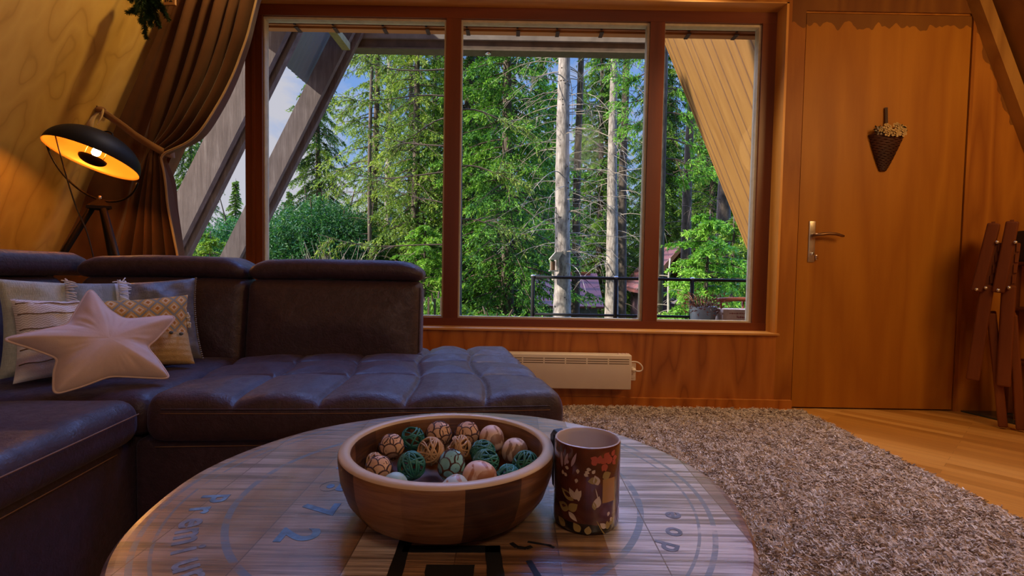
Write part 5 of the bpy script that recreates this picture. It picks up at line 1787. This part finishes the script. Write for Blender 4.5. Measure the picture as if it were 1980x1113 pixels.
M['bark_dark'] = bark('dark_brown_bark', (.045, .030, .022), (.15, .11, .085))
M['twig_pale'] = plain('dry_pale_twig', (.33, .265, .21), .9, 0, .3, 6)
M['twig_dark'] = plain('brown_twig', (.10, .065, .045), .9, 0, .3, 6)

class Leaves:
    def __init__(s): s.q, s.t = [], []
    def add(s, p, d, L, w, rng, tint):
        """diamond blades at p (n,3) along d (n,3)"""
        n = len(p)
        r = rng.normal(0, 1, (n, 3)); sd = np.cross(d, r); sd /= np.maximum(np.linalg.norm(sd, axis=1, keepdims=True), 1e-6)
        L = L[:, None]; w = w[:, None]
        s.q.append(np.stack([p, p + d * L * .45 + sd * w, p + d * L, p + d * L * .45 - sd * w], 1))
        s.t.append(np.repeat(np.clip(tint, 0, 1), 4))
    def build(s, name, mat, parent):
        V = np.concatenate(s.q).reshape(-1, 3)
        F = np.arange(len(V)).reshape(-1, 4)
        o = mesh(name, V, F, mat, parent)
        add_attr(o, 'tint', np.concatenate(s.t))
        return o

def conifer(root, seed, H, zb, R, nbr, ntw, nbl, droop=.35, blade=.10, bw=.016, mat=None, bark_m=None, trunk_r=.17, shape=.75, upto=None, branch_m=None, tintb=.35):
    rng = np.random.default_rng(seed)
    o = np.array(root.location)
    n = 14
    zt = np.linspace(-.6, H, n)
    P = np.stack([.05 * np.sin(zt * .5 + seed), .05 * np.cos(zt * .4 + seed), zt], 1) + o
    tr = trunk_r * np.clip(1 - zt / H, 0, 1) ** .8 + .012
    tr[0] *= 1.25
    mesh('trunk', *tube(P, tr, 12), bark_m or M['bark_dark'], root, True)
    lv = Leaves(); bm = MB()
    for k in range(nbr):
        f = (k + rng.random()) / nbr
        z = zb + (H - zb) * f ** 1.15 * .985
        if upto and z > upto: continue
        L = R * max(.06, (1 - (z - zb) / (H - zb + .01))) ** shape * rng.uniform(.7, 1.12)
        az = k * 2.39996 + rng.normal(0, .3)
        d = np.array([math.cos(az), math.sin(az), 0.]); sd = np.array([-math.sin(az), math.cos(az), 0.])
        c = o + np.array([.05 * math.sin(z * .5 + seed), .05 * math.cos(z * .4 + seed), z])
        up = rng.uniform(-.05, .25) - droop * .3
        def pt(s):
            s = np.asarray(s, float)
            return c + d * (L * s)[..., None] + np.array([0, 0, 1.]) * (L * (up * s - droop * s * s + .22 * droop * s ** 4))[..., None]
        ss = np.linspace(0, 1, 6)
        bm.add(tube(pt(ss), np.linspace(.006 + .010 * L, .003, 6), 4, caps=False))
        bt = rng.normal(0, .10)
        for j in range(ntw):
            s = rng.uniform(.12, 1.0) if L > .5 else rng.uniform(.0, 1.)
            p = pt(np.array([s]))[0]
            sg = 1 if j % 2 else -1
            tl = (.30 * L * (1.05 - s * .75) + .10) * rng.uniform(.6, 1.15)
            td = d * rng.uniform(.35, .9) + sd * sg * rng.uniform(.3, 1.0) + np.array([0, 0, rng.uniform(-.55, .05) - droop * .5])
            if s > .96: td = d + np.array([0, 0, -.2])
            td /= np.linalg.norm(td)
            m = max(4, int(nbl * (.45 + tl / (.3 * R + .1) * .6)))
            t = np.sort(rng.random(m))
            q = p + td * (tl * t)[:, None] + np.array([0, 0, -1.]) * (tl * .45 * (droop + .3) * t * t)[:, None]
            dd = td * .75 + rng.normal(0, .5, (m, 3)) + np.array([0, 0, -.18 - .3 * droop])
            dd /= np.linalg.norm(dd, axis=1, keepdims=True)
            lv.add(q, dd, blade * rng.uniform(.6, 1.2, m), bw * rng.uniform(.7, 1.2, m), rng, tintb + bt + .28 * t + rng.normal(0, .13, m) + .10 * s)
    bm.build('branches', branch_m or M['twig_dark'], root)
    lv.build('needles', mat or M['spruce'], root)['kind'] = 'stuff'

def dead_limbs(root, seed, z0, z1, n, Lr, r0, mat, side=None, sub=5):
    rng = np.random.default_rng(seed); o = np.array(root.location); b = MB()
    for k in range(n):
        z = z0 + (z1 - z0) * (k + rng.random()) / n
        az = rng.uniform(0, 2 * PI) if rng.random() < .45 else rng.choice([0, PI]) + rng.normal(0, .45)
        if side is not None: az = side + rng.normal(0, .35)
        L = rng.uniform(*Lr)
        d = np.array([math.cos(az), math.sin(az), 0.])
        c = o + np.array([0, 0, z]) + d * r0 * .6
        rise = rng.uniform(-.12, .30); dr = rng.uniform(.15, .75)
        s = np.linspace(0, 1, 8)
        P = c + d * (L * s)[:, None] + np.array([0, 0, 1.]) * (L * (rise * s - dr * s ** 2.2))[:, None] + np.array([-d[1], d[0], 0]) * (.05 * L * np.sin(s * 4 + k))[:, None]
        b.add(tube(P, np.linspace(.0095, .003, 8) * rng.uniform(.7, 1.25), 5, caps=False))
        for j in range(rng.integers(1, sub + 1)):
            i = rng.integers(2, 7)
            p = P[i]; e = d * rng.uniform(.1, .8) + np.array([-d[1], d[0], 0]) * rng.normal(0, .7) + np.array([0, 0, rng.uniform(-1.1, .2)])
            e /= np.linalg.norm(e); l = rng.uniform(.12, .42)
            b.add(tube(bez(p, p + e * l * .5 + np.array([0, 0, .04]), p + e * l + np.array([0, 0, -.12 * l]), 5), np.linspace(.005, .0022, 5), 4, caps=False))
    return b.build('dead_branches', mat, root)

def tree_root(name, label, x, y, group=None, cat='tree'):
    return thing(name, label, cat, (x, y, float(ground_z(x, y))), group)
def shift(z):  # world height -> height over this tree's foot is handled by callers
    return z

# the two pale trunks and the darker ones between them
t1 = tree_root('spruce_tree', 'tall pale grey spruce trunk with the bird feeder and dry bare twigs', .955, 10)
g = t1.location.z
zt = np.concatenate([np.linspace(-.3, 7, 24), np.linspace(8, 15, 8)])
P = np.stack([.012 * np.sin(zt * 1.1) - .010 * (zt - 2), 0 * zt, zt], 1) + np.array(t1.location)
rad = np.interp(zt, [-.3, 0, .8, 1.6, 6.2, 15], [.24, .205, .178, .158, .105, .02]) * (1 + .03 * np.sin(zt * 7))
mesh('trunk', *tube(P, rad, 18), M['bark_pale'], t1, True)
b = MB(); r = random.Random(6)
for k in range(60):
    z = r.uniform(.6, 6.6); a = r.uniform(PI, 2 * PI); R_ = np.interp(z, zt, rad)
    c = np.array(t1.location) + np.array([-.010 * (z - 2) + R_ * .95 * math.cos(a), R_ * .95 * math.sin(a), z])
    b.add(blob(c, (.018, .018, .016), 6, 4))
b.build('knots', M['bark_dark'], t1, True)
dead_limbs(t1, 3, 2.0, 7.2, 95, (.5, 1.5), .12, M['twig_pale'])
t2 = tree_root('spruce_tree', 'slimmer pale grey spruce trunk beside the window mullion, its shaded side dark', 2.30, 12)
P = np.stack([.015 * np.sin(zt * .9) - .012 * (zt - 2), 0 * zt, zt], 1) + np.array(t2.location)
rad = np.interp(zt, [-.3, 0, 1.0, 2.0, 7., 15], [.22, .19, .165, .145, .075, .02])
mesh('trunk', *tube(P, rad, 16), M['bark_pale'], t2, True)
dead_limbs(t2, 9, 2.2, 8.0, 46, (.4, 1.3), .1, M['twig_pale'])
# crowns of those two start above the view and shade it
for t_, zb, s_ in ((t1, 8.2, 31), (t2, 7.6, 32)):
    rng = np.random.default_rng(s_); lv = Leaves(); o = np.array(t_.location)
    for k in range(700):
        z = zb + (15.5 - zb) * rng.random(); az = rng.uniform(0, 2 * PI); L = 1.9 * (1 - (z - zb) / (16 - zb)) * rng.uniform(.3, 1)
        p = o + np.array([L * math.cos(az), L * math.sin(az), z - .3 * L])
        m = 16
        q = p + rng.normal(0, .16, (m, 3)); dd = rng.normal(0, 1, (m, 3)) + np.array([math.cos(az), math.sin(az), -.6]); dd /= np.linalg.norm(dd, axis=1, keepdims=True)
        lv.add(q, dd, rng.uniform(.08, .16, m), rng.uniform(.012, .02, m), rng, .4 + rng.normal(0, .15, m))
    lv.build('needles', M['spruce'], t_)['kind'] = 'stuff'
def thin_trunk(label, x, y, r0, seed, mat, n=14, lean=0., zlim=15):
    t = tree_root('spruce_tree', label, x, y)
    z = np.linspace(-.3, zlim, 16)
    P = np.stack([lean * z + .02 * np.sin(z), 0 * z, z], 1) + np.array(t.location)
    mesh('trunk', *tube(P, r0 * np.clip(1 - z / (zlim + 1), .1, 1) ** .7, 10), mat, t, True)
    if n: dead_limbs(t, seed, 1.2, 8, n, (.3, 1.1), r0, M['twig_dark'] if mat is M['bark_dark'] else M['twig_pale'])
    return t
thin_trunk('thin dark trunk just past the pale trunk with the bird feeder', 1.71, 14, .13, 41, M['bark_dark'], 26)
thin_trunk('dark trunk close behind the slimmer pale trunk at the mullion', 2.8, 13.2, .13, 42, M['bark_dark'], 14, -.006)
thin_trunk('grey brown trunk nearest the mullion in the door-side pane', 4.68, 14, .155, 43, M['bark_dark'], 30)
thin_trunk('thick dark trunk below the tip of the larch boards', 6.08, 15, .24, 44, M['bark_dark'], 18)
thin_trunk('thin dark trunk in the open view next to the rafters', -3.61, 13, .06, 45, M['bark_dark'], 18, .006)
thin_trunk('grey trunk among sky gaps beside the thin dark trunk', -4.32, 18, .16, 46, M['bark_pale'], 16)
thin_trunk('slender dark trunk between the curtain-side mullion and the grey trunk', -2.48, 16, .12, 47, M['bark_dark'], 16)
bw_ = tree_root('birch_sapling', 'short white birch stem with bare pale twigs behind the railing', 2.59, 8.5)
z = np.linspace(0, 2.0, 10)
mesh('trunk', *tube(np.stack([.02 * np.sin(z * 3), 0 * z, z], 1) + np.array(bw_.location), np.linspace(.035, .012, 10), 10), plain('white_birch_bark', (.36, .32, .29), .8, 0, .25, 12), bw_, True)
dead_limbs(bw_, 12, .7, 1.75, 13, (.3, .65), .03, M['twig_pale'])
# near trees behind the mullions: long bare limbs reaching sideways with light sprays at their ends
def limb_tree(label, x, y, seed, limbs, mat, lo=5, nb=46, tint=.45, spray=16):
    t0 = tree_root('spruce_tree', label, x, y)
    z = np.linspace(-.3, 13, 16)
    mesh('trunk', *tube(np.stack([0 * z, 0 * z, z], 1) + np.array(t0.location), np.linspace(.14, .03, 16), 12), M['bark_dark'], t0, True)
    lv = Leaves(); b = MB(); rng = np.random.default_rng(seed)
    for (zw, L, rise, dr, az) in limbs:
        d = np.array([math.cos(az), math.sin(az), 0.]); c = np.array([x, y, zw]); s = np.linspace(0, 1, 10)
        P = c + d * (L * s)[:, None] + np.array([0, 0, 1.]) * (L * (rise * s - dr * s ** 2))[:, None] + np.array([0, 0, .03]) * np.sin(s * 7)[:, None]
        b.add(tube(P, np.linspace(.016, .004, 10), 6, caps=False))
        for j in range(spray):
            i = rng.integers(2 if lo < 5 else 3, 10); p = P[i]; e = d * rng.uniform(.2, .9) + np.array([0, rng.normal(0, .5), rng.uniform(-.9, .35)]); e /= np.linalg.norm(e); l = rng.uniform(.2, .55)
            Q = bez(p, p + e * l * .5 + np.array([0, 0, .05]), p + e * l - np.array([0, 0, .2 * l]), 6)
            b.add(tube(Q, np.linspace(.006, .002, 6), 4, caps=False))
            if i >= lo:
                m = nb; t = rng.random(m); q = Q[np.minimum((t * 5).astype(int), 4)] + rng.normal(0, .02, (m, 3))
                dd = e * .7 + rng.normal(0, .5, (m, 3)) + np.array([0, 0, -.45]); dd /= np.linalg.norm(dd, axis=1, keepdims=True)
                lv.add(q, dd, rng.uniform(.04, .10, m), rng.uniform(.006, .010, m), rng, tint + rng.normal(0, .16, m) + .2 * t)
    b.build('limbs', M['twig_dark'], t0); lv.build('needles', mat, t0)['kind'] = 'stuff'
limb_tree('spruce hidden by the mullion sending long bare limbs towards the rafters', -.98, 8.8, 77, ((1.10, 2.3, -.12, -.17, PI * 1.02), (2.35, 2.1, -.30, -.30, PI * 1.03), (2.75, 1.9, -.12, -.42, PI * .97), (3.55, 1.9, .05, .10, PI * 1.0), (4.05, 2.1, -.34, -.50, PI * 1.05), (1.75, 1.5, .1, -.25, PI * .96), (4.6, 1.9, .0, .3, PI), (3.2, 1.2, .1, .5, PI * .9), (3.35, 1.3, .05, .35, .1), (2.4, 1.2, .05, .3, -.1), (1.5, 1.1, .1, .3, .05)), M['larch_needles'])
limb_tree('spruce hidden by the door-side mullion with bright leafy limb ends on both sides', 2.42, 8.7, 78, ((4.25, .75, .15, .25, PI), (4.0, .65, .0, .2, PI * .97), (3.55, .7, .1, .25, PI * 1.03), (3.2, .6, .0, .15, PI), (2.9, .85, -.05, .1, .1), (2.55, .8, .1, .3, 0), (3.3, .7, .1, .2, -.1), (3.7, .6, .1, .1, .05), (2.3, .6, .1, .2, .1)), M['leaf_bright'], 4, 60, .42, 12)
brush = tree_root('dry_brush', 'heap of pale bare brushwood just above the middle of the sofa headrest', -3.79, 11, None, 'brushwood')
rng = np.random.default_rng(5); b = MB()
for k in range(70):
    o_ = np.array(brush.location) + np.array([rng.normal(0, .25), rng.normal(0, .25), 0])
    e = np.array([rng.normal(0, .16), rng.normal(0, .1), 1.0]); h_ = (1.75 - brush.location.z) * rng.uniform(.7, 1.0)
    b.add(tube(bez(o_, o_ + e * h_ * .5, o_ + e * h_ * np.array([1.0, 1, .85]) + np.array([rng.normal(0, .3), 0, 0]), 7), np.linspace(.012, .003, 7), 4, caps=False))
b.build('twigs', M['twig_pale'], brush)['kind'] = 'stuff'

# archetypes, then copies
def copy_tree(src, label, x, y, sc, rot, group=None, name=None):
    c = src.copy(); COL.objects.link(c)
    c.location = (x, y, float(ground_z(x, y))); c.scale = (sc, sc, sc); c.rotation_euler = (0, 0, rot)
    c['label'] = label
    if group: c['group'] = group
    elif 'group' in c: del c['group']
    for ch in src.children:
        k = ch.copy(); COL.objects.link(k); k.parent = c
        for g_ in ch.children:
            q = g_.copy(); COL.objects.link(q); q.parent = k
    return c
dense = tree_root('spruce_tree', 'dense dark green spruce filling the middle pane beside the bird feeder tree', -0.16, 13)
conifer(dense, 1, 14, .3, 2.3, 260, 24, 32, .42, .095, .014, M['spruce'], trunk_r=.16, tintb=.35)
dense2 = tree_root('spruce_tree', 'dense drooping spruce at the mullion side of the middle pane', -1.28, 15)
conifer(dense2, 2, 15, .2, 2.7, 250, 24, 32, .6, .105, .015, M['spruce'], trunk_r=.2, tintb=.30)
larch = tree_root('larch_tree', 'yellow green feathery conifer in the open view next to the rafters', -4.11, 15.5)
conifer(larch, 3, 13, .5, 2.2, 170, 20, 28, .5, .095, .012, M['larch_needles'], trunk_r=.13, tintb=.40)
airy = tree_root('spruce_tree', 'airy grey green spruce with sky gaps near the curtain-side mullion', -4.0, 20)
conifer(airy, 4, 17, 1.0, 2.4, 190, 20, 26, .55, .12, .013, M['larch_needles'], trunk_r=.16, tintb=.28)
def broadleaf(root, seed, H, R, n, mat, leaf=.09, wl=.032, hang=.4):
    rng = np.random.default_rng(seed); o = np.array(root.location)
    bm = MB(); lv = Leaves()
    for k in range(9):
        a = k * 2.4; top = o + np.array([math.cos(a) * R * .45, math.sin(a) * R * .45, H * rng.uniform(.55, .9)])
        bm.add(tube(bez(o + np.array([0, 0, -.2]), (o + top) / 2 + np.array([0, 0, .3]), top, 8), np.linspace(.05, .012, 8), 6, caps=False))
    bm.build('stems', M['twig_dark'], root)
    for k in range(n):
        u = rng.normal(0, 1, 3); u /= np.linalg.norm(u); u[2] = abs(u[2]) * 1.0 - .35
        rr = rng.uniform(.55, 1.0)
        p = o + np.array([u[0] * R * rr, u[1] * R * rr, H * (.45 + .5 * u[2] * rr)])
        m = 20; t = rng.random(m)
        q = p + rng.normal(0, .05, (m, 3)) + np.array([0, 0, -1.]) * (t * hang)[:, None] + u * (t * .15)[:, None]
        dd = rng.normal(0, .6, (m, 3)) + np.array([u[0] * .4, u[1] * .4, -.5]); dd /= np.linalg.norm(dd, axis=1, keepdims=True)
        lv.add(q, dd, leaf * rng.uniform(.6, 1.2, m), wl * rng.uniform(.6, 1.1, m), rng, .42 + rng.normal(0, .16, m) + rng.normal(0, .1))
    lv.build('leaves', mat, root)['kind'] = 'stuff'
willow = tree_root('willow_bush', 'rounded blue green weeping bush just above the sofa headrest by the rafter', -5.18, 14, None, 'bush')
broadleaf(willow, 5, 5.1, 2.1, 4600, M['leaf_teal'], .11, .017, .6)
sunny = tree_root('young_spruce', 'sunlit yellow green young tree behind the railing next to the planter', 3.07, 8.2)
conifer(sunny, 6, 2.75, .25, 1.15, 52, 26, 40, .14, .060, .009, M['leaf_bright'], trunk_r=.035, shape=.5, tintb=.36)
fern = tree_root('shrub', 'low pale green shrub at the bottom of the middle pane before the railing', -0.27, 9, None, 'bush')
broadleaf(fern, 7, 1.25, .75, 1100, M['leaf_bright'], .10, .014, .2)
# more of each kind, every one a tree of its own
for (src, label, x, y, sc, rot, name) in (
    (willow, 'blue green weeping bush behind the pale bare brushwood above the headrest', -4.95, 16.5, .95, 2.0, None),
    (willow, 'blue green weeping bush lowest between the two rafters', -7.5, 15, .95, 4.0, None),
    (willow, 'green bush under the sunny young tree by the larch boards', 5.98, 13, .6, 1.2, None),
    (fern, 'pale green shrub beside the dark picket fence', -1.52, 10.5, 1.25, 2.2, None),
    (fern, 'pale green shrub at the foot of the slimmer pale trunk', 2.14, 9.5, .85, 4.2, None),
    (fern, 'bright shrub below the birch stem behind the railing', 2.17, 7.6, .62, .4, None),
    (fern, 'green shrub below the headrest corner of the sofa', -2.38, 12.5, 1.5, 5.3, None),
    (sunny, 'yellow green young tree directly behind the zinc bucket', 4.41, 10.5, 1.2, 4.4, None),
    (sunny, 'bright young tree at the lower end of the curtain-side rafter', -6.14, 10.5, .95, 1.1, None),
    (sunny, 'bright young tree beside the curtain-side mullion over the sofa corner', -1.9, 11.5, 1.05, 1.9, None),
    (larch, 'olive conifer in the upper part of the view behind the long bare limbs', -2.66, 14, .95, 4.4, None),
    (dense, 'dark spruce directly behind the two grey trunks', 3.47, 21, 1.05, 1.0, None),
    (dense2, 'dark spruce next to the mullion in the door-side pane', 6.27, 22, 1.05, 3.0, None),
    (dense, 'spruce behind the thick dark trunk under the larch boards', 7.7, 20, .95, 5.0, None),
    (dense2, 'dark hanging spruce next to the rafter that carries the beam', -7.12, 19, .78, 2.4, None),
    (dense, 'small pointed spruce top between the rafters', -11.77, 22, .46, .3, None),
    (dense2, 'dark spruce just past the curtain edge behind the first rafter', -10.54, 17, .62, 1.3, None),
    (dense, 'green spruce low behind the sofa corner and the picket fence', -2.21, 17, .8, 2.2, None),
    (willow, 'blue green bush in front of the curtain-side rafter foot', -8.96, 14, .75, 3.0, None),
    (dense, 'small spruce rising behind the blue green bush by the rafter', -9.46, 22, .42, 4.0, None),
    (larch, 'yellow green conifer at the far end of the curtain-side pane', -11.2, 16, .55, 3.3, None),
):
    copy_tree(src, label, x, y, sc, rot)
r = random.Random(12)
GF = {'a': 'distant spruces behind the open view', 'b': 'distant spruces behind the trunks', 'c': 'distant spruces in the door-side pane'}
LBL = {'a': 'distant spruce closing the gaps behind the curtain-side conifers', 'b': 'distant spruce closing the gaps behind the grey trunks', 'c': 'distant spruce closing the gaps by the larch boards'}
for (key, x0, x1, n, ya, yb, sc0, sc1) in (('a', -9.0, -3.8, 2, 27, 36, .55, .7), ('b', -3.0, 7.2, 8, 24, 34, .9, 1.15), ('c', 7.8, 15.5, 7, 24, 34, .75, 1.05)):
    for k in range(n):
        copy_tree((dense, dense2, airy)[k % 3], LBL[key], x0 + (x1 - x0) * (k + .5 * r.random() + .2) / n, r.uniform(ya, yb), r.uniform(sc0, sc1), r.uniform(0, 6.28), GF[key])

# bird feeder on the pale trunk
bf = thing('bird_feeder', 'small wooden bird feeder with a pitched roof fixed to the pale trunk', 'bird feeder', (.775, 9.74, .66))
M['oldwood'] = plain('old_feeder_wood', (.50, .43, .35), .9, 0, .3, 14)
mesh('roof', *prism([(.69, .90), (.80, 1.03), (.93, 1.03), (.86, .90), (.86, .885), (.69, .885)], 'y', 9.60, 9.86), M['oldwood'], bf)
mesh('floor', *box((.69, 9.62, .665), (.86, 9.84, .69)), M['oldwood'], bf)
mesh('post', *box((.70, 9.64, .69), (.715, 9.66, .89)), M['oldwood'], bf)
mesh('post', *box((.835, 9.62, .69), (.86, 9.84, .89)), M['oldwood'], bf)
mesh('seed_box', *box((.73, 9.68, .69), (.80, 9.80, .86)), plain('brown_feeder_board', (.17, .09, .05), .9), bf)
mesh('bracket', *box((.755, 9.73, .50), (.785, 9.86, .665)), M['oldwood'], bf)
wr = mesh('power_line', *tube([(-9, 14, 1.75), (-5.5, 14.2, 1.28), (-2, 14.4, 1.15)], .008, 5), plain('grey_wire', (.45, .45, .46), .6), None, loc=(-5.5, 14.2, 1.28))
tag(wr, 'thin overhead wire crossing behind the rafters', 'wire')
# ------------------------------------------------------------------ sky, sun, spot, added fill lights
def make_world():
    w = bpy.data.worlds.new('sky'); SC.world = w; w.use_nodes = True
    nt = w.node_tree
    bg = nt.nodes['Background']
    tc = N(nt, 'ShaderNodeTexCoord')
    s = N(nt, 'ShaderNodeSeparateXYZ'); nt.links.new(tc.outputs['Generated'], s.inputs[0])
    grad = ramp(nt, s.outputs['Z'], [(0, (.50, .58, .70)), (.25, (.22, .40, .82)), (.7, (.09, .22, .66))])
    mp = N(nt, 'ShaderNodeMapping'); mp.inputs['Scale'].default_value = (1, 1, 2.6); nt.links.new(tc.outputs['Generated'], mp.inputs['Vector'])
    cl = noise(nt, mp.outputs[0], 2.6, 6, .6, .3)
    hz = mth(nt, 'MULTIPLY', mth(nt, 'SUBTRACT', mth(nt, 'MULTIPLY', s.outputs['X'], -1), .26), 1.6, clamp=True)
    cf = ramp(nt, mth(nt, 'ADD', cl, hz), [(.53, (0, 0, 0)), (.68, (1, 1, 1))])
    hi = mth(nt, 'MULTIPLY', mth(nt, 'SUBTRACT', s.outputs['Z'], .38), 5.0, clamp=True)
    sky = mixc(nt, cf, grad, mixc(nt, hi, (.60, .59, .68), (.46, .49, .76)))
    nt.links.new(sky, bg.inputs['Color'])
    # added brightness in the unseen high sky, lighting the room through the gable
    br = mth(nt, 'ADD', SKY, mth(nt, 'MULTIPLY', mth(nt, 'MULTIPLY', mth(nt, 'MULTIPLY', mth(nt, 'SUBTRACT', s.outputs['Z'], .42), 4.0, clamp=True), mth(nt, 'MULTIPLY', mth(nt, 'ADD', s.outputs['Y'], .1), 3.0, clamp=True)), 20.0))
    nt.links.new(br, bg.inputs['Strength'])
def sun(strength, toward, angle=1.0, color=(1, .93, .80)):
    l = bpy.data.lights.new('sun', 'SUN'); l.energy = strength; l.angle = Rd(angle); l.color = color
    o = bpy.data.objects.new('sun', l); COL.objects.link(o)
    o.rotation_euler = Vector(toward).to_track_quat('Z', 'Y').to_euler()
def fill_light(name, loc, power, r, color):
    l = bpy.data.lights.new(name, 'POINT'); l.energy = power; l.shadow_soft_size = r; l.color = color
    o = bpy.data.objects.new(name, l); COL.objects.link(o); o.location = loc
SKY = 1.0
make_world()
sun(9.0, (-.74, -.30, .56))
fill_light('front_fill', (.9, -.9, 2.3), 42, .30, (1, .73, .50))  # added unseen warm fill behind the camera, no fitting modelled
l = bpy.data.lights.new('ceiling_spot', 'SPOT'); l.energy = 40; l.spot_size = Rd(90); l.spot_blend = .6; l.shadow_soft_size = .04; l.color = (1, .70, .28)
o = bpy.data.objects.new('ceiling_spot', l); COL.objects.link(o); o.location = (-1.05, 2.42, 2.55)
o.rotation_euler = (Vector((-1.05, 2.42, 2.55)) - Vector((-2.0, 2.2, 1.75))).to_track_quat('Z', 'Y').to_euler()
l = bpy.data.lights.new('rug_fill_spot', 'SPOT'); l.energy = 95; l.spot_size = Rd(80); l.spot_blend = .8; l.shadow_soft_size = .10; l.color = (1, .76, .52)  # unseen spot added over the window to brighten the far rug
o = bpy.data.objects.new('rug_fill_spot', l); COL.objects.link(o); o.location = (.95, 2.66, 2.5)
o.rotation_euler = (Vector((.95, 2.66, 2.5)) - Vector((.95, 2.1, 0))).to_track_quat('Z', 'Y').to_euler()
fill_light('door_side_fill', (2.30, 1.25, 1.85), 42, .28, (1, .60, .22))  # unseen warm fill added for the door, rug and heater
SC.view_settings.view_transform = 'Standard'
SC.view_settings.look = 'None'
SC.view_settings.exposure = 0
SC.view_settings.gamma = 1
SC.view_settings.use_curve_mapping = False
SC.cycles.use_denoising = True
SC.cycles.max_bounces = 8
SC.cycles.diffuse_bounces = 5
SC.cycles.transparent_max_bounces = 12
